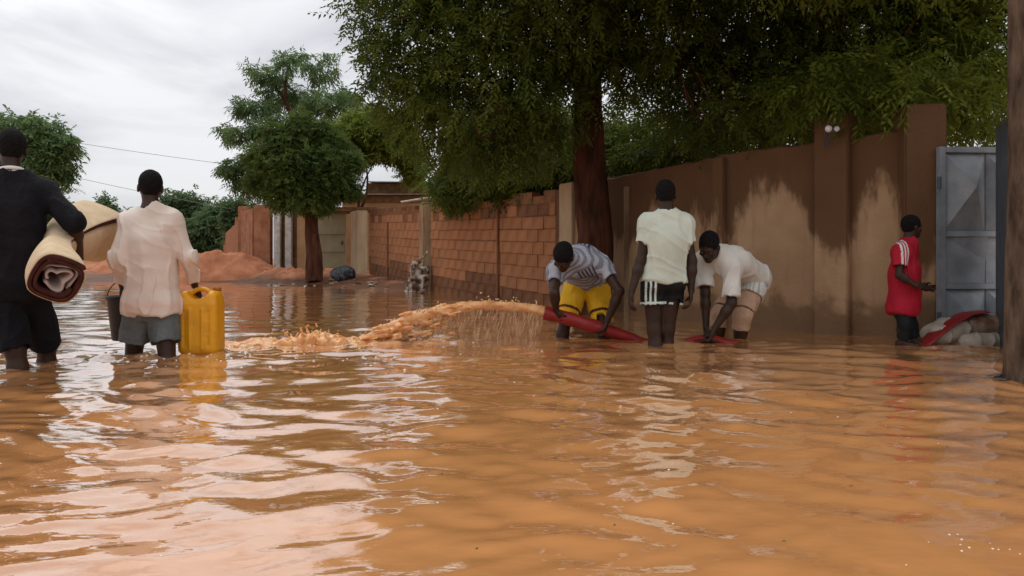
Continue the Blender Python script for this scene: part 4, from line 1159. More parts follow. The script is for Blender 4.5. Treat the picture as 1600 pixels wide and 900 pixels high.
# far greenery at the street's end
def far_tree(name, label, px, py, Y, rx, rz, n, seed, lumps=7, cat='tree', m='bush_leaf', group=None):
    r = np.random.default_rng(seed); c = P(px, py, Y); bl = []
    for k in range(lumps):
        o = r.normal(size=3) * np.array([rx, rx * 0.6, rz]) * 0.42
        bl.append((c + o, (rx * r.uniform(.35, .6), rx * .5, rz * r.uniform(.35, .6)), 1.0))
    g = float(ground_z(np.array([c[0]]), np.array([Y]))[0])
    t = tree(name, label, (c[0], Y, g), [(c[0], Y, g - 0.1), (c[0] + .05, Y, (g + c[2]) / 2), (c[0], Y, c[2])], 0.16, 0.08, [b[0] for b in bl[:4]],
             bl, n, m, seed, rachis=0.5, leaflets=7, ll=0.24, lw=0.055, droop=0.35, cat=cat, twigs=6, n_side=10)
    return t
far_tree('far_tree', 'far round tree right of the pink shirt man head', 290, 322, 52, 1.9, 1.8, 1900, 71)
far_tree('far_tree', 'small far tree between rolled mat and pink shirt man', 172, 345, 48, 1.1, 1.4, 1000, 72)
far_tree('bush', 'wide green bush filling the end of the street', 335, 362, 46, 2.3, 1.5, 3000, 73, 9, 'bush')
far_tree('bush', 'green bush growing against the receding adobe wall', 372, 345, 41, 1.2, 1.0, 1500, 74, 7, 'bush')
far_tree('bush', 'dark bush left of the pink shirt man behind the low heap', 205, 372, 50, 1.6, 1.0, 1200, 75, 7, 'bush')
far_tree('far_tree', 'far tree left of frame edge behind the mat', 90, 350, 55, 2.6, 2.2, 1600, 76, 8)
far_tree('bush', 'far green bush behind the pink shirt man shoulder', 265, 372, 56, 2.4, 1.3, 1800, 77, 8, 'bush')

# overhead cables
for (a, b, lab) in (((60, 200), (420, 262), 'upper thin overhead cable crossing the grey sky'), ((60, 250), (330, 318), 'lower thin overhead cable crossing the grey sky')):
    p, q = P(*a, 30), P(*b, 33)
    p = p + (p - q) * 1.5; q = q + (q - p) * 0.06
    mbx = MB().tube(curve(p, q, (0, 0, -0.35), 24), 0.009, 5)
    tag(mbx.build('overhead_cable', M['cable'], None, True), lab, 'cable')

# ================================================================== WATER JET, HOSE
M['jet'] = mat('aerated_muddy_water', (0.64, 0.265, 0.078), 0.22, (0.82, 0.47, 0.21), 11, 0.5, 30, 0.5, ramp=(0.36, 0.62))
M['jet_thin'] = mat('thin_muddy_spray', (0.55, 0.30, 0.15), 0.15, (0.72, 0.46, 0.28), 14, 0.2, 30, 0.5)
for k_ in ('jet', 'jet_thin'):
    b_ = M[k_].node_tree.nodes['Principled BSDF']
    b_.inputs['Subsurface Weight'].default_value = 0.6; b_.inputs['Subsurface Radius'].default_value = (0.05, 0.025, 0.012); b_.inputs['Subsurface Scale'].default_value = 0.8
jr = np.random.default_rng(77)
jet_px = [(858, 489, 6.62), (835, 483, 6.62), (800, 478, 6.60), (760, 477, 6.57), (720, 480, 6.53), (685, 487, 6.50), (650, 496, 6.46), (618, 510, 6.43), (590, 524, 6.40), (565, 537, 6.37)]
jp = np.array([P(*q) for q in jet_px])
jet_root = empty('water_jet', (jp[-1][0], jp[-1][1], 0), 'arc of muddy orange water gushing from the red hose', 'water jet')
def along(t):
    s = t * (len(jp) - 1); i = min(int(s), len(jp) - 2); return jp[i] * (1 - (s - i)) + jp[i + 1] * (s - i)
g = SDF((-1.75, 6.05, -0.06), (0.40, 6.85, 0.46), 0.007)
rads = np.interp(np.linspace(0, 1, len(jp)), [0, 0.3, 0.6, 1], [0.046, 0.036, 0.046, 0.055])
for i in range(len(jp) - 1):
    g.cap(jp[i], jp[i + 1], rads[i], rads[i + 1], 0.02)
for k in range(300):                                     # torn, lumpy body that thickens towards the landing
    t = jr.uniform(0.30, 1.0) ** 0.75; c = along(t)
    sp_ = 0.012 + 0.060 * t
    c = c + jr.normal(size=3) * np.array([0.03, sp_, sp_ * 0.55])
    if t > 0.50: c[2] -= jr.random() * max(c[2], 0) * 0.9
    if t > 0.97: c[2] = abs(jr.normal() * 0.02)
    g.cap(c, c + np.array([-0.06, 0, -0.02 + 0.02 * (1 - t)]) * jr.uniform(0.4, 1.6), jr.uniform(0.006, 0.013 + 0.008 * t), jr.uniform(0.004, 0.010), 0.014)
g.disp(lambda p: -0.011 * fbm(p * np.array([5, 20, 24]) + np.array([0, 0, 5.0]) * p[:, :1], 5, 3) - 0.006 * np.clip(0.4 - p[:, 0], 0.3, 1.3) * fbm(p * np.array([26, 55, 55]), 6, 3))
me, _ = g.mesh('stream'); link('stream', me, M['jet'], jet_root)
g = SDF((-1.75, 6.05, -0.04), (0.40, 6.9, 0.46), 0.005)
for k in range(120):                                     # strings and drops falling under the arc
    t = jr.uniform(0.04, 0.72) ; c = along(t); top = c[2] - 0.02
    if top <= 0.02: continue
    z0 = top * (1 - jr.random() ** 1.3 * 0.75); ln = jr.uniform(0.015, 0.10)
    x = c[0] - (top - z0) * 0.35 + jr.normal() * 0.015; y = c[1] + jr.normal() * 0.04
    g.cap((x, y, z0), (x - 0.25 * ln, y, max(z0 - ln, -0.01)), jr.uniform(0.0035, 0.006), 0.003, 0.006)
for k in range(110):
    t = jr.uniform(0.1, 1.0); c = along(t) + np.array([jr.normal() * 0.04, jr.normal() * 0.06, abs(jr.normal()) * 0.02 + 0.025])
    g.cap(c, c + jr.normal(size=3) * 0.008, jr.uniform(0.0045, 0.008), None, 0.0)
me, _ = g.mesh('falling_strings'); link('falling_strings', me, M['jet_thin'], jet_root)['kind'] = 'stuff'

# thin torn veil of water falling below the arc
M['veil'] = mat('torn_water_veil', (0.60, 0.33, 0.16), 0.2, (0.76, 0.50, 0.30), 12, 0.2, 30, 0.5)
def veil_alpha(m):
    n, l = m.node_tree.nodes, m.node_tree.links; b = n['Principled BSDF']
    t = n.new('ShaderNodeTexCoord'); mm = n.new('ShaderNodeMapping'); mm.inputs['Scale'].default_value = (1, 1, 0.22); mm.inputs['Rotation'].default_value = (0, math.radians(18), 0)
    x = n.new('ShaderNodeTexNoise'); x.inputs['Scale'].default_value = 42; x.inputs['Detail'].default_value = 5; x.inputs['Roughness'].default_value = 0.65
    l.new(t.outputs['Object'], mm.inputs[0]); l.new(mm.outputs[0], x.inputs[0])
    r = n.new('ShaderNodeMapRange'); r.inputs[1].default_value = 0.42; r.inputs[2].default_value = 0.74; r.inputs[4].default_value = 0.62; l.new(x.outputs[0], r.inputs[0]); l.new(r.outputs[0], b.inputs['Alpha'])
veil_alpha(M['veil'])
for (dy, sd2) in ((-0.035, 1), (0.02, 2)):
    vv, ff = [], []; K1, K2 = 70, 14
    for i in range(K1 + 1):
        c = along(0.03 + 0.72 * i / K1)
        for k in range(K2 + 1):
            q = k / K2; zt = c[2] - 0.01
            vv.append(np.array([c[0] - 0.10 * q * zt / 0.3 + 0.01 * math.sin(i * 1.3 + sd2), c[1] + dy * (1 + q) + 0.02 * math.sin(i * 0.55 + sd2 * 2 + q * 2), zt * (1 - q) - 0.01 * q]))
    ff = [[i * (K2 + 1) + k, i * (K2 + 1) + k + 1, (i + 1) * (K2 + 1) + k + 1, (i + 1) * (K2 + 1) + k] for i in range(K1) for k in range(K2)]
    mbv = MB(); mbv.v = vv; mbv.f = ff; mbv.build('veil', M['veil'], jet_root, True)

g = SDF((-2.75, 5.75, -0.05), (-1.05, 6.75, 0.26), 0.0085)
for k in range(170):
    x = jr.uniform(-2.45, -1.15); u_ = (x + 2.45) / 1.3
    y = 6.12 + 0.22 * u_ + jr.normal() * 0.07
    hgt = (0.035 + 0.075 * math.exp(-((x + 1.62) / 0.20) ** 2) + 0.03 * math.exp(-((x + 2.05) / 0.15) ** 2)) * jr.random() ** 1.2
    g.ell((x, y, -0.012 + hgt * 0.5), (jr.uniform(0.03, 0.075), jr.uniform(0.03, 0.06), 0.014 + hgt * 0.6), None, 0.035)
for k in range(46):
    x = -1.62 + jr.normal() * 0.14; y = 6.22 + jr.normal() * 0.06; h = jr.uniform(0.05, 0.17) * math.exp(-((x + 1.62) / 0.22) ** 2)
    g.cap((x, y, 0.01), (x + jr.normal() * 0.04, y, h), 0.014, 0.005, 0.015)
for k in range(90):
    x = -1.70 + jr.normal() * 0.30; y = 6.2 + jr.normal() * 0.12; z = jr.uniform(0.02, 0.17) * math.exp(-((x + 1.65) / 0.4) ** 2)
    g.cap((x, y, z), (x + jr.normal() * 0.006, y, z + 0.006), jr.uniform(0.004, 0.007), None, 0.0)
g.disp(lambda p: -0.016 * fbm(p * np.array([13, 15, 18]), 8, 3) - 0.006 * fbm(p * 42, 9, 2))
me, _ = g.mesh('splash'); sp_o = link('splash', me, M['jet'])
tag(sp_o, 'churning pale orange splash where the jet lands beside the jerrycan', 'splash')

# red lay-flat hose: nozzle, men's hands, under water, then over the sacks at the gate
hose_pts = [P(852, 489, 6.62), P(872, 493, 6.62), P(905, 503, 6.63), P(945, 515, 6.64), P(975, 524, 6.66), P(1000, 534, 6.68), P(1030, 540, 6.66), P(1060, 537, 6.64), P(1085, 530, 6.60), P(1102, 527, 6.55), P(1130, 533, 6.5),
            np.array([2.1, 6.45, -0.05]), np.array([2.7, 6.3, -0.10]), np.array([3.2, 6.15, -0.09]), P(1445, 536, 6.25), P(1462, 521, 6.28), P(1485, 503, 6.33), P(1510, 490, 6.38), P(1535, 487, 6.42)]
hp = np.array(hose_pts); s_ = np.concatenate([[0], np.cumsum(np.linalg.norm(np.diff(hp, axis=0), axis=1))])
tt = np.linspace(0, s_[-1], 150); hc = np.stack([np.interp(tt, s_, hp[:, i]) for i in range(3)], 1)
for _ in range(4): hc[1:-1] = (hc[:-2] + 2 * hc[1:-1] + hc[2:]) / 4
hw = np.interp(tt / s_[-1], [0, 0.12, 0.2, 0.3, 0.8, 0.86, 1.0], [0.062, 0.063, 0.066, 0.062, 0.06, 0.075, 0.085])
hh = np.interp(tt / s_[-1], [0, 0.12, 0.2, 0.3, 0.8, 0.86, 1.0], [0.060, 0.058, 0.046, 0.030, 0.028, 0.016, 0.012])
hv = []; nS = 18
tg = np.gradient(hc, axis=0)
for i in range(len(hc)):
    t_ = unit(tg[i]); sd_ = unit(np.cross(t_, ZU)); up_ = np.cross(sd_, t_)
    for k in range(nS):
        a = 2 * math.pi * k / nS; wob = 1 + 0.05 * math.sin(i * 0.9 + 2 * math.cos(a))
        hv.append(hc[i] + sd_ * hw[i] * math.cos(a) * wob + up_ * hh[i] * math.sin(a) * wob)
mbh = MB(); mbh.v = hv
mbh.f = [[i * nS + k, i * nS + (k + 1) % nS, (i + 1) * nS + (k + 1) % nS, (i + 1) * nS + k] for i in range(len(hc) - 1) for k in range(nS)]
hose = empty('hose', (hp[0][0], hp[0][1], 0), 'red lay-flat hose running from the jet through water to the gate', 'hose')
mbh.build('hose_tube', M['hose'], hose, True)
mouth = MB(); t0 = unit(hc[0] - hc[3])
mouth.tube([hc[0] - t0 * 0.015, hc[0] + t0 * 0.012], [0.060, 0.058], 20, False); mouth.build('mouth_ring', M['hose'], hose, True)

# ================================================================== SACKS AT THE GATE
def sack(name, c, r, yaw, roll, m, label, seed, parent=None):
    g = SDF(np.asarray(c) - max(r) - 0.08, np.asarray(c) + max(r) + 0.08, 0.010)
    cy, sy = math.cos(yaw), math.sin(yaw)
    fr = np.array([[cy, sy, math.sin(roll)], [-sy, cy, 0], [0, 0, 1.0]]); fr[0] = unit(fr[0]); fr[2] = unit(np.cross(fr[0], fr[1])); fr[1] = np.cross(fr[2], fr[0])
    g.ell(c, r, fr, 0.03)
    for q in (-1, 1):
        g.ell(np.asarray(c) + fr[0] * q * r[0] * 0.62, (r[0] * 0.38, r[1] * 0.85, r[2] * 0.78), fr, 0.05)
    g.disp(folds(0.016, (7, 7, 9), seed))
    me, _ = g.mesh(name); o = link(name, me, m); tag(o, label, 'sack'); return o
sack('filled_sack', P(1532, 531, 6.40), (0.24, 0.15, 0.075), 0.1, 0.0, M['sack'], 'pale filled sack lowest in the pile at the gate', 1)
sack('filled_sack', P(1478, 516, 6.42), (0.20, 0.15, 0.10), 0.25, 0.25, M['sack'], 'bulging cream sack nearest the boy at the gate', 2)
sack('filled_sack', P(1535, 506, 6.44), (0.20, 0.14, 0.085), -0.1, 0.0, M['sack_brown'], 'muddy brown and white sack on top of the pile', 3)
o_ = sack('filled_sack', P(1500, 538, 6.45), (0.28, 0.16, 0.10), 0.0, 0.0, M['sack_brown'], 'half sunken muddy sack under the cream one', 4)

# torn sack caught at the wall post
g = SDF(P(654, 428, 16.9) - [0.6, 0.45, 0.75], P(654, 428, 16.9) + [0.6, 0.45, 0.75], 0.018)
for (x0, y0, x1, y1, r_) in ((667, 396, 652, 412, .035), (664, 400, 668, 424, .03), (652, 412, 645, 426, .06), (662, 420, 650, 430, .07), (645, 432, 664, 436, .09), (640, 446, 660, 448, .08), (664, 440, 656, 458, .07), (650, 440, 644, 462, .06), (636, 458, 668, 461, .05)):
    g.cap(P(x0, y0, 16.85), P(x1, y1, 16.78), r_, r_ * 1.25, 0.045)
g.disp(folds(0.055, (9, 9, 9), 8), 0.08)
g.disp(lambda p: 0.022 * fbm(p * 13, 4, 3), 0.06)
me, _ = g.mesh('torn_sack'); tag(link('torn_sack', me, M['old_sack']), 'torn muddy whitish sack heaped against the dark concrete post', 'sack')
g = SDF(P(535, 425, 21.2) - [0.6, 0.4, 0.4], P(535, 425, 21.2) + [0.6, 0.4, 0.4], 0.025)
for (px, py, r_) in ((528, 428, .16), (540, 424, .18), (546, 430, .13), (535, 432, .18)):
    g.ell(P(px, py, 21.2), (r_ * 1.3, r_, r_ * .9), None, 0.06)
g.disp(folds(0.05, (5, 5, 5), 18))
me, _ = g.mesh('rubbish_bag'); tag(link('rubbish_bag', me, M['rubbish_dark']), 'dark plastic rubbish bag on the bank below the pale pillar', 'rubbish bag')

# litter and stones along the water's edge
def lump(seed, flat):
    r = np.random.default_rng(seed); bm = bmesh.new(); bmesh.ops.create_icosphere(bm, subdivisions=1, radius=1.0)
    for v in bm.verts:
        v.co *= r.uniform(0.65, 1.2); v.co.z *= flat
    me = bpy.data.meshes.new('lump'); bm.to_mesh(me); bm.free(); return me
SCR = [lump(s, 0.28) for s in range(4)]; STN = [lump(s + 10, 0.6) for s in range(4)]
for m_2 in SCR: m_2.materials.append(M['scrap'])
for m_2 in STN: m_2.materials.append(M['stone'])
lr = random.Random(4)
for k in range(46):
    px = lr.uniform(420, 660); Y = float(np.interp(px, [420, 520, 600, 660], [22.0, 20.3, 18.4, 17.2])) + lr.uniform(-1.7, 1.6)
    x = (px - 800) / F * Y; z = max(float(ground_z(np.array([x]), np.array([Y]))[0]), 0.0)
    pale = k % 2 == 0; sz = lr.uniform(0.035, 0.12)
    o = bpy.data.objects.new('litter_scrap' if pale else 'stone', (SCR if pale else STN)[lr.randrange(4)])
    o.location = (x, Y, z + sz * 0.12); o.scale = (sz * lr.uniform(.8, 1.8), sz, sz); o.rotation_euler = (lr.uniform(-.3, .3), lr.uniform(-.3, .3), lr.uniform(0, 6))
    COL.objects.link(o)
    if pale: tag(o, 'small pale litter scrap lying along the muddy water edge', 'litter', 'litter scraps along the water edge')
    else: tag(o, 'small muddy stone lying along the far water edge', 'stone', 'stones along the water edge')

# bits floating on the near water
M['bubble'] = mat('foam_bubble', (0.75, 0.66, 0.56), 0.15, spec=0.6)
def bubble_patch(name, cx, cy, spread, n, label, seed, rr_=(0.002, 0.0055)):
    r = np.random.default_rng(seed); bm = bmesh.new()
    for k in range(n):
        x, y = cx + r.normal() * spread[0], cy + r.normal() * spread[1]
        rad = r.uniform(*rr_); zz = float(water_z(np.array([[x]]), np.array([[y]]))[0, 0])
        mt = Matrix.Translation((x, y, zz)) @ Matrix.Diagonal((1, 1, 0.6, 1))
        bmesh.ops.create_icosphere(bm, subdivisions=2, radius=rad, matrix=mt)
    me = bpy.data.meshes.new(name); bm.to_mesh(me); bm.free(); me.polygons.foreach_set('use_smooth', [True] * len(me.polygons))
    o = link(name, me, M['bubble']); tag(o, label, 'foam', kind='stuff'); return o
bubble_patch('foam_bubbles', 1.14, 1.84, (0.09, 0.05), 14, 'scattered foam bubbles floating at the lower right', 1, (0.0012, 0.0035))
bubble_patch('foam_bubbles', 0.25, 3.2, (1.4, 1.3), 16, 'sparse foam flecks drifting on the brown water', 2, (0.002, 0.005))
bubble_patch('foam_bubbles', -2.1, 5.7, (0.7, 0.35), 120, 'pale foam flecks drifting from the splash', 3, (0.004, 0.012))

LF = lump(33, 0.10); M['dead_leaf'] = mat('floating_leaf', (0.05, 0.035, 0.015), 0.7, (0.13, 0.10, 0.03), 9, rand=0.4); LF.materials.append(M['dead_leaf'])
for k, (px, py) in enumerate(((960, 822), (1225, 846), (1040, 700), (1330, 760), (745, 862), (1180, 655), (905, 640), (1480, 700), (690, 745), (1390, 640))):
    Y = EYE * F / (py - HOR); x = (px - 800) / F * Y
    o = bpy.data.objects.new('floating_leaf', LF); COL.objects.link(o)
    o.location = (x, Y, float(water_z(np.array([[x]]), np.array([[Y]]))[0, 0]) + 0.001); o.scale = (0.004 * Y, 0.0016 * Y, 0.002 * Y); o.rotation_euler = (0, 0, lr.uniform(0, 3))
    tag(o, 'small dark leaf floating on the brown water', 'leaf', 'leaves floating on the near water')

# ================================================================== MAN IN BLACK WITH ROLLED MAT
def hfr(fwd, up, roll=0):
    f = unit(fwd); u = np.asarray(up, float); u = unit(u - f * (u @ f)); r = np.cross(f, u)
    return np.array([r, f, u])
H = lambda d, n, t, curl=0.5: dict(d=d, n=n, t=t, curl=curl)

V1 = PV(18)
p1 = Person(dict(pelvis=V1(20, 440, 4.93), chest=V1(18, 335, 4.92), neck=V1(18, 274, 4.93), head=V1(18, 234, 4.97), shL=V1(-30, 302, 4.92), shR=V1(68, 300, 4.92),
                 elL=V1(-58, 372, 4.88), elR=V1(116, 348, 4.80), wrL=V1(-60, 440, 4.92), wrR=V1(124, 404, 4.98), hipL=V1(-2, 445, 4.93), hipR=V1(42, 445, 4.93),
                 knL=V1(24, 548, 4.84), knR=V1(73, 541, 5.08), ankL=V1(36, 630, 4.86), ankR=V1(72, 625, 5.18)),
            'man in black carrying a large rolled mat under his arm', headframe=hfr((-0.62, 1, -0.12), (0, 0.1, 1)), sc=1.03)
p1.body(dict(L=H((0, 0, -1), (1, 0, 0), (0, 1, 0)), R=H((-0.30, 0.15, -0.9), (-1, -0.2, -0.2), (-0.4, 1, 0.2), 0.4)))
p1.hair()
def pr1(v):
    n = p1.J['neck']; r_ = np.linalg.norm((v - n) * np.array([1, 1, 1.0]), axis=1)
    return ((r_ < 0.082) & (v[:, 2] > n[2] + 0.002)).astype(float)
p1.shirt('tunic', M['black_cloth'], sleeve=0.16, long_sleeve=True, hem=V1(20, 466, 4.93), infl=0.030, boxy=(0.185, 0.205), fold=folds(0.010, (8, 8, 4), 1), sl_r=(0.078, 0.064), neck_r=0.068, printer=pr1)
p1.shorts('long_shorts', M['black_cloth'], length=0.99, r=(0.110, 0.094), infl=0.030, top=V1(20, 440, 4.93), fold=folds(0.010, (7, 7, 4), 2))

cn = p1.J['neck']; cr_ = [cn + np.array([0, 0, 0.012]) + (p1.fch[0] * math.cos(t) * 0.071 + p1.fch[1] * math.sin(t) * 0.068 + p1.fch[2] * (0.012 - 0.020 * math.sin(t))) for t in np.linspace(0, 2 * math.pi, 29)]
MB().tube(cr_, 0.0125, 8, False).build('collar', M['lamp_white'], p1.root, True)
def rolled_mat():
    a, mid_, b = P(90, 437, 4.46), P(90, 385, 4.98), P(142, 364, 5.60)
    root = empty('rolled_mat', a * 0.5 + b * 0.5, 'loosely rolled straw mat with dark brown lining under the man arm', 'mat')
    ax_ = unit(b - a); L = np.linalg.norm(b - a); x = unit(np.cross(ax_, ZU)); y = np.cross(x, ax_); cq = 2 * mid_ - 0.5 * (a + b)
    prof = lambda t: np.interp(t, [0, 0.12, 0.30, 0.48, 0.7, 1.0], [0.158, 0.150, 0.115, 0.090, 0.165, 0.240])
    def sheet(turn0, turn1, off, name, m, k=130, th=0.006, t0=0.0, amp=0.0):
        vs, fs, rows = [], [], 22
        for i in range(rows + 1):
            t = t0 + (1 - t0) * i / rows
            R_ = prof(t)
            for j in range(k + 1):
                u_ = j / k; a_ = (turn0 + (turn1 - turn0) * u_) * 2 * math.pi
                rr = (R_ - 0.026 * (turn1 - turn0) * u_ * (R_ / 0.158)) + off
                rr += amp * math.sin(a_ * 3 + t * 5) * R_ / 0.158 + 0.004 * math.sin(a_ * 2 + 1)
                tq = max(t, 0.0); c_ = a * (1 - tq) ** 2 + cq * 2 * tq * (1 - tq) + b * tq * tq + ax_ * L * min(t, 0)
                sq = 1.0 + 0.24 * math.cos(2 * (a_ + 0.9))
                for o_ in (0, -th):
                    vs.append(c_ + (x * math.cos(a_) / math.sqrt(sq) + y * math.sin(a_) * math.sqrt(sq)) * (rr + o_))
        w = (k + 1) * 2
        for i in range(rows):
            for j in range(k):
                p0 = i * w + j * 2
                fs.append([p0, p0 + 2, p0 + w + 2, p0 + w]); fs.append([p0 + 1, p0 + w + 1, p0 + w + 3, p0 + 3])
        for j in range(k):
            fs.append([j * 2, j * 2 + 1, j * 2 + 3, j * 2 + 2]); q = rows * w + j * 2; fs.append([q, q + 2, q + 3, q + 1])
        for i in range(rows):
            q = i * w; fs.append([q, q + w, q + w + 1, q + 1]); q = i * w + k * 2; fs.append([q, q + 1, q + w + 1, q + w])
        mb = MB(); mb.v = vs; mb.f = fs
        return mb.build(name, m, root, True)
    sheet(0.10, 1.32, 0.0, 'straw_face', M['mat_face'])
    sheet(0.08, 1.9, -0.0075, 'lining', M['mat_lining'], t0=-0.010, th=0.019)
    sheet(0.55, 1.50, -0.080, 'inner_fabric', M['mat_inner'], t0=0.012, th=0.014, amp=0.016)
    sheet(0.78, 1.42, -0.055, 'inner_fabric', M['mat_inner'], t0=0.020, th=0.010, amp=0.010)
    return root
rolled_mat()

# ================================================================== MAN IN PALE SWEATSHIRT
V2 = PV(235)
p2 = Person(dict(pelvis=V2(236, 470, 5.52), chest=V2(236, 380, 5.50), neck=V2(235, 327, 5.50), head=V2(235, 294, 5.54), shL=V2(205, 346, 5.50), shR=V2(267, 346, 5.50),
                 elL=V2(183, 404, 5.46), elR=V2(294, 402, 5.46), wrL=V2(192, 448, 5.62), wrR=V2(304, 446, 5.60), hipL=V2(218, 478, 5.52), hipR=V2(254, 478, 5.52),
                 knL=V2(208, 560, 5.64), knR=V2(262, 566, 5.42), ankL=V2(208, 640, 5.74), ankR=V2(262, 648, 5.40)),
            'man in pale pink sweatshirt and grey shorts wading with bucket and jerrycan', headframe=hfr((-0.45, 1, -0.10), (0, 0.1, 1)))
p2.body(dict(L=H((-0.05, 0.15, -1), (1, 0, 0), (0, 1, 0), 0.95), R=H((0.35, 0.15, -0.75), (-0.6, -0.1, -0.6), (0.1, 1, 0.2), 0.85)))
p2.hair()
hz2 = V2(236, 486, 5.52)
def pr2(v): return np.clip(1 - np.abs(v[:, 2] - (hz2[2] + 0.045)) / 0.045 * 0.9, 0, 1) * 0.8
p2.shirt('sweatshirt', M['sweat'], sleeve=0.80, long_sleeve=True, hem=hz2, infl=0.028, boxy=(0.172, 0.178), fold=folds(0.017, (8, 8, 5), 3), sl_r=(0.074, 0.058), neck_r=0.066, printer=pr2)
p2.shorts('shorts', M['grey_shorts'], length=0.64, r=(0.104, 0.100), infl=0.012, fold=folds(0.013, (8, 8, 4), 4), top=V2(236, 472, 5.52))

# yellow jerrycan
def jerrycan(c, label):
    w, d_, h = 0.146, 0.105, 0.235
    root = empty('jerrycan', (c[0], c[1], c[2] - h), label, 'jerrycan')
    g = SDF(c - [0.24, 0.2, 0.32], c + [0.24, 0.2, 0.32], 0.006)
    X, Y, Z = np.meshgrid(*g.ax, indexing='ij')
    qx = np.abs(X - c[0]); qy = np.abs(Y - c[1]); qz = Z - c[2]
    shrink = np.clip((qz - 0.135) / 0.10, 0, 1) * 0.045
    rc = 0.045
    dx = np.maximum(qx - (w - rc - shrink * 0.35), 0); dy = np.maximum(qy - (d_ - rc - shrink * 0.5), 0); dz = np.maximum(np.abs(qz) - (h - rc), 0)
    g.a = (np.sqrt(dx ** 2 + dy ** 2 + dz ** 2) - rc).astype(np.float32)
    # handle hollow, side ribs, seams
    g.ell(c + [0.0, 0, h - 0.012], (0.072, 0.20, 0.052), None, 0.03, sub=True)
    for zz in (-0.13, -0.04, 0.05):
        for sx in (-1, 1):
            g.cap(c + [sx * 0.085, -d_ - 0.008, zz - 0.03], c + [sx * 0.085, -d_ - 0.008, zz + 0.03], 0.014, None, 0.012, sub=True)
    for sx in (-0.045, 0.045):
        g.cap(c + [sx, -d_ - 0.002, -0.19], c + [sx, -d_ - 0.002, 0.10], 0.007, None, 0.012)
    g.disp(lambda p: 0.004 * fbm(p * 9, 4, 3))
    me, _ = g.mesh('can_body'); link('can_body', me, M['yellow_plastic'], root)
    hx = MB().tube(curve(c + [-0.098, 0, h - 0.052], c + [0.098, 0, h - 0.052], (0, 0, 0.062), 12), 0.017, 12)
    hx.build('handle', M['yellow_plastic'], root, True)
    spt = MB().tube([c + [0.096, 0.03, h - 0.035], c + [0.102, 0.03, h - 0.004]], 0.034, 18).build('spout', M['yellow_plastic'], root, True)
    MB().tube([c + [0.102, 0.03, h - 0.0035], c + [0.106, 0.03, h + 0.022]], 0.031, 18).build('cap', M['orange_cap'], spt, True)
    return root
jerrycan(P(315, 503, 5.68), 'yellow plastic jerrycan held low at the water surface')

# black bucket
def bucket(c, label):
    root = empty('bucket', c, label, 'bucket'); n = 40
    prof = [(0.0, 0.0), (0.098, 0.0), (0.104, 0.008), (0.138, 0.30), (0.150, 0.302), (0.150, 0.325), (0.143, 0.327), (0.136, 0.318), (0.132, 0.30), (0.098, 0.012), (0.0, 0.012)]
    mb = MB(); k = len(prof)
    for i in range(n):
        a = 2 * math.pi * i / n
        for (r_, z) in prof: mb.v.append(np.asarray(c) + [r_ * math.cos(a), r_ * math.sin(a), z])
    for i in range(n):
        for j in range(k - 1):
            i2 = (i + 1) % n; mb.f.append([i * k + j, i2 * k + j, i2 * k + j + 1, i * k + j + 1])
    o = mb.build('shell', M['black_plastic'], root, True)
    bm = bmesh.new(); bm.from_mesh(o.data); bmesh.ops.remove_doubles(bm, verts=bm.verts, dist=1e-5); bm.to_mesh(o.data); bm.free()
    a = np.linspace(0, math.pi, 18)
    MB().tube([np.asarray(c) + [0.149 * math.cos(t) , 0.0, 0.312 + 0.135 * math.sin(t)] for t in a], 0.0045, 6).build('wire_handle', M['wire'], root, True)
    for q in (-1, 1):
        MB().box(np.asarray(c) + [q * 0.153, 0, 0.312], (0.008, 0.018, 0.016)).build('lug', M['black_plastic'], root, bevel=0.003)
    return root
bc = P(199, 531, 5.68); bucket(bc, 'black plastic bucket hanging from the pale shirt man left hand')

# ================================================================== MAN BENDING OVER THE HOSE (grey shirt, yellow shorts)
p3 = Person(dict(pelvis=P(917, 436, 7.02), chest=P(908, 407, 6.78), neck=P(888, 404, 6.58), head=P(880, 402, 6.44), shL=P(940, 416, 6.68), shR=P(869, 424, 6.66),
                 elL=P(968, 455, 6.52), elR=P(866, 458, 6.47), wrL=P(948, 503, 6.55), wrR=P(869, 484, 6.56), hipL=P(933, 445, 7.02), hipR=P(900, 445, 7.05),
                 knL=P(941, 505, 6.83), knR=P(884, 500, 6.86), ankL=P(946, 580, 6.98), ankR=P(868, 580, 6.80)),
            'man in grey patterned shirt and yellow shorts bending over the hose', headframe=hfr((-0.30, -0.42, -0.85), (-0.25, -0.85, 0.40)))
p3.body(dict(L=H((-0.15, 0.25, -0.8), (-0.5, 0.2, -0.3), (-0.4, -0.8, 0), 0.75), R=H((0.15, 0.25, -0.7), (0.4, 0.5, -0.4), (0.5, -0.8, 0), 0.8)))
p3.hair(0.009); p3.eyes()
def pr3(v):
    c_ = p3.J['chest']; r_, f_, u_ = p3.fch
    q = (v - c_) @ np.array([r_, f_, u_]).T
    st = (np.sin(q[:, 2] * 2 * math.pi / 0.045) > 0.15)
    blk = ((q[:, 0] < 0.02) & (q[:, 0] > -0.13) & (q[:, 2] > -0.02) & (q[:, 2] < 0.14)); st2 = (np.sin(q[:, 0] * 2 * math.pi / 0.032) > -0.3)
    return np.where(blk, st2 * 0.95, st * 0.55)
p3.shirt('patterned_shirt', M['stripe_tee'], sleeve=0.50, hem=p3.J['pelvis'] + p3.fch[2] * 0.05, infl=0.030, fold=folds(0.011, (9, 9, 9), 5), sl_r=(0.068, 0.068), printer=pr3)
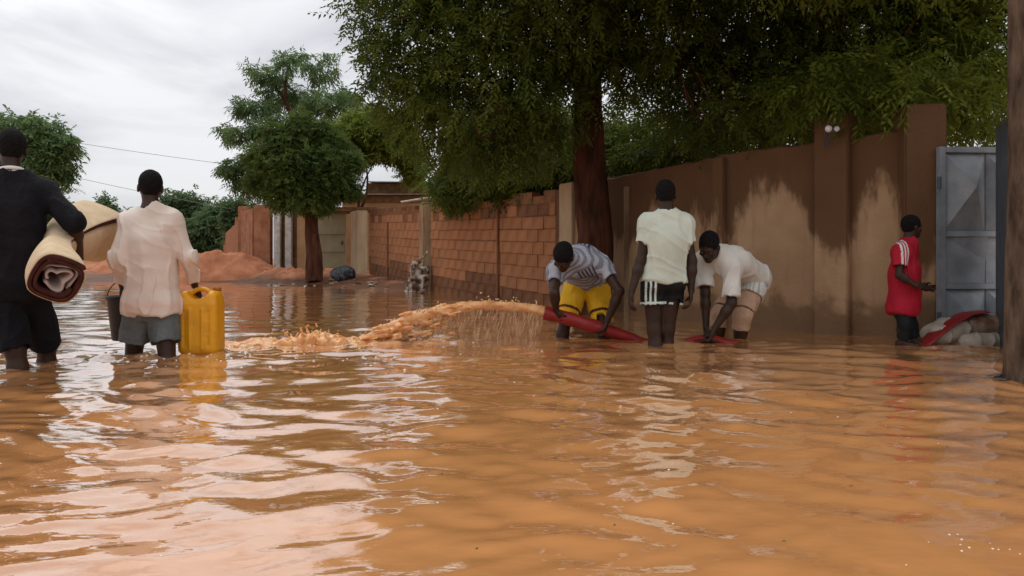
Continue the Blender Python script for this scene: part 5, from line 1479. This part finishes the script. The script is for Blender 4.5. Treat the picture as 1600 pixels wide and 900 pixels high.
def pr3b(v):
    out = np.zeros(len(v))
    for q in 'LR':
        a, b = p3.J['hip' + q], p3.J['kn' + q]; t = ((v - a) @ (b - a)) / ((b - a) @ (b - a))
        near = np.linalg.norm(v - (a + np.clip(t, 0, 1)[:, None] * (b - a)), axis=1) < 0.14
        out = np.maximum(out, (near & (t > 0.72) & (t < 0.79)).astype(float))
    return out
p3.shorts('yellow_shorts', M['yellow'], length=0.98, r=(0.112, 0.098), infl=0.012, fold=folds(0.012, (8, 8, 6), 6), printer=pr3b, top=p3.J['pelvis'] + p3.fpe[2] * 0.5)

# ================================================================== MAN STANDING IN MINT TEE, BLACK SHORTS
p4 = Person(dict(pelvis=P(1036, 436, 6.28), chest=P(1041, 376, 6.25), neck=P(1042, 332, 6.25), head=P(1040, 306, 6.28), shL=P(1013, 350, 6.25), shR=P(1069, 351, 6.26),
                 elL=P(1001, 408, 6.22), elR=P(1081, 408, 6.24), wrL=P(987, 455, 6.17), wrR=P(1080, 455, 6.22), hipL=P(1020, 444, 6.27), hipR=P(1051, 442, 6.29),
                 knL=P(1022, 515, 6.24), knR=P(1043, 515, 6.30), ankL=P(1026, 600, 6.24), ankR=P(1036, 600, 6.34)),
            'man in pale mint tee and black shorts standing with his back turned', headframe=hfr((0.22, 1, -0.18), (0, 0.18, 1)))
p4.body(dict(L=H((-0.15, -0.05, -1), (1, 0.1, -0.1), (0, 1, 0), 0.45), R=H((-0.1, -0.1, -1), (-1, 0.2, 0), (0, 1, 0), 0.5)))
p4.hair()
p4.shirt('mint_tee', M['mint_tee'], sleeve=0.52, hem=P(1036, 437, 6.28), hem_n=(-0.10, 0, -1), infl=0.022, fold=folds(0.013, (9, 9, 8), 7), sl_r=(0.072, 0.072), boxy=(0.18, 0.168))
def pr4(v):
    c_ = p4.J['pelvis']; hx = (v[:, 0] - c_[0]); z = v[:, 2]
    side = (hx < -0.065) & (hx > -0.165) & (np.mod(hx + 0.165, 0.034) < 0.015) & (z < c_[2] + 0.08)
    out = side.astype(float)
    for q in 'LR':
        a, b = p4.J['hip' + q], p4.J['kn' + q]; t = ((v - a) @ (b - a)) / ((b - a) @ (b - a))
        nearq = (v[:, 0] < c_[0] + 0.01) if q == 'L' else (v[:, 0] >= c_[0] + 0.01)
        out = np.maximum(out, ((t > 0.395) & (t < 0.445) & nearq).astype(float))
    return out
p4.shorts('black_shorts', M['black_shorts'], length=0.46, r=(0.102, 0.106), infl=0.010, fold=folds(0.007, (8, 8, 6), 8), printer=pr4, top=P(1036, 428, 6.28))

# ================================================================== MAN BENDING IN WHITE SHIRT
p5 = Person(dict(pelvis=P(1174, 432, 6.86), chest=P(1143, 409, 6.64), neck=P(1118, 396, 6.48), head=P(1108, 386, 6.36), shL=P(1143, 420, 6.46), shR=P(1099, 408, 6.62),
                 elL=P(1143, 474, 6.36), elR=P(1102, 458, 6.50), wrL=P(1116, 514, 6.36), wrR=P(1103, 512, 6.46), hipL=P(1180, 443, 6.76), hipR=P(1156, 443, 6.94),
                 knL=P(1160, 494, 6.58), knR=P(1124, 490, 6.76), ankL=P(1150, 580, 6.72), ankR=P(1117, 580, 6.86)),
            'man in white shirt bending with both hands in the water', headframe=hfr((-0.42, -0.62, -0.62), (-0.25, -0.52, 0.78)))
p5.body(dict(L=H((-0.35, -0.1, -0.85), (-0.7, 0.2, 0.2), (-0.2, 0.9, 0), 0.6), R=H((0.15, -0.1, -0.95), (0.6, 0.3, 0), (0, -1, 0), 0.6)))
p5.hair(); p5.eyes()
p5.shirt('white_shirt', M['white_tee'], sleeve=0.82, hem=p5.J['pelvis'] - p5.fch[2] * 0.035, infl=0.030, fold=folds(0.015, (8, 8, 8), 9), sl_r=(0.078, 0.076))
def pr5(v):
    r_ = p5.fpe[0]; q = (v - p5.J['pelvis']) @ r_ + 0.3 * ((v - p5.J['pelvis']) @ p5.fpe[1])
    return (np.mod(q, 0.030) < 0.009) * 0.7
p5.shorts('striped_shorts', M['stripe_shorts'], length=0.42, r=(0.112, 0.110), infl=0.014, fold=folds(0.007, (8, 8, 6), 10), printer=pr5, top=p5.J['pelvis'] + p5.fpe[2] * 0.5)
def pr5b(v):
    out = np.zeros(len(v))
    for q in 'LR':
        a, b = p5.J['hip' + q], p5.J['kn' + q]; t = ((v - a) @ (b - a)) / ((b - a) @ (b - a))
        near = np.linalg.norm(v - (a + np.clip(t, 0, 1)[:, None] * (b - a)), axis=1) < 0.13
        out = np.maximum(out, (near & (t > 0.84) & (t < 0.89)).astype(float))
    return out
p5.shorts('rolled_trousers', M['khaki'], length=1.22, r=(0.096, 0.076), infl=0.004, fold=folds(0.012, (9, 9, 7), 11), printer=pr5b, top=p5.J['pelvis'] + p5.fpe[2] * 0.5)

# ================================================================== BOY IN RED
p6 = Person(dict(pelvis=P(1413, 478, 6.22), chest=P(1413, 424, 6.22), neck=P(1419, 379, 6.22), head=P(1425, 355, 6.22), shR=P(1407, 394, 6.11), shL=P(1420, 394, 6.33),
                 elR=P(1405, 430, 6.06), elL=P(1420, 432, 6.36), wrR=P(1432, 447, 6.02), wrL=P(1440, 450, 6.26), hipR=P(1411, 482, 6.16), hipL=P(1416, 482, 6.28),
                 knR=P(1414, 507, 6.14), knL=P(1422, 507, 6.30), ankR=P(1410, 533, 6.16), ankL=P(1428, 531, 6.28)),
            'small boy in red sport shirt facing the steel gate', sc=0.74, vox=0.006, headframe=hfr((1, 0.15, -0.10), (0.05, 0, 1)), bulk=0.95)
p6.body(dict(R=H((1, 0.25, 0.0), (0, 0.9, -0.2), (0, 0, 1), 0.7), L=H((1, -0.2, 0.0), (0, -0.9, -0.2), (0, 0, 1), 0.7)))
p6.hair(0.012); p6.eyes()
def pr6(v):
    a, b, n = p6.J['shR'], p6.J['elR'], p6.J['neck']
    q = v - a
    alongs = (q @ unit(b - a))
    m = (v[:, 1] < 6.20) & (v[:, 2] > a[2] - 0.11) & (v[:, 2] > 0)
    s = (v[:, 0] - a[0] - 0.004)
    return (m & (np.abs(s) < 0.034) & (np.mod(s + 0.034, 0.0245) < 0.0125)).astype(float)
hz6 = P(1413, 487, 6.22)
p6.shirt('red_shirt', M['red_jersey'], sleeve=0.62, hem=hz6, hem_n=(0, 0, -1), boxy=(0.130, 0.134), infl=0.027, fold=folds(0.011, (10, 10, 6), 12), sl_r=(0.080, 0.080), printer=pr6, neck_r=0.06)
p6.shorts('black_trousers', M['black_shorts'], length=1.85, r=(0.086, 0.070), infl=-0.004, top=P(1413, 482, 6.22), fold=folds(0.006, (10, 10, 8), 13))
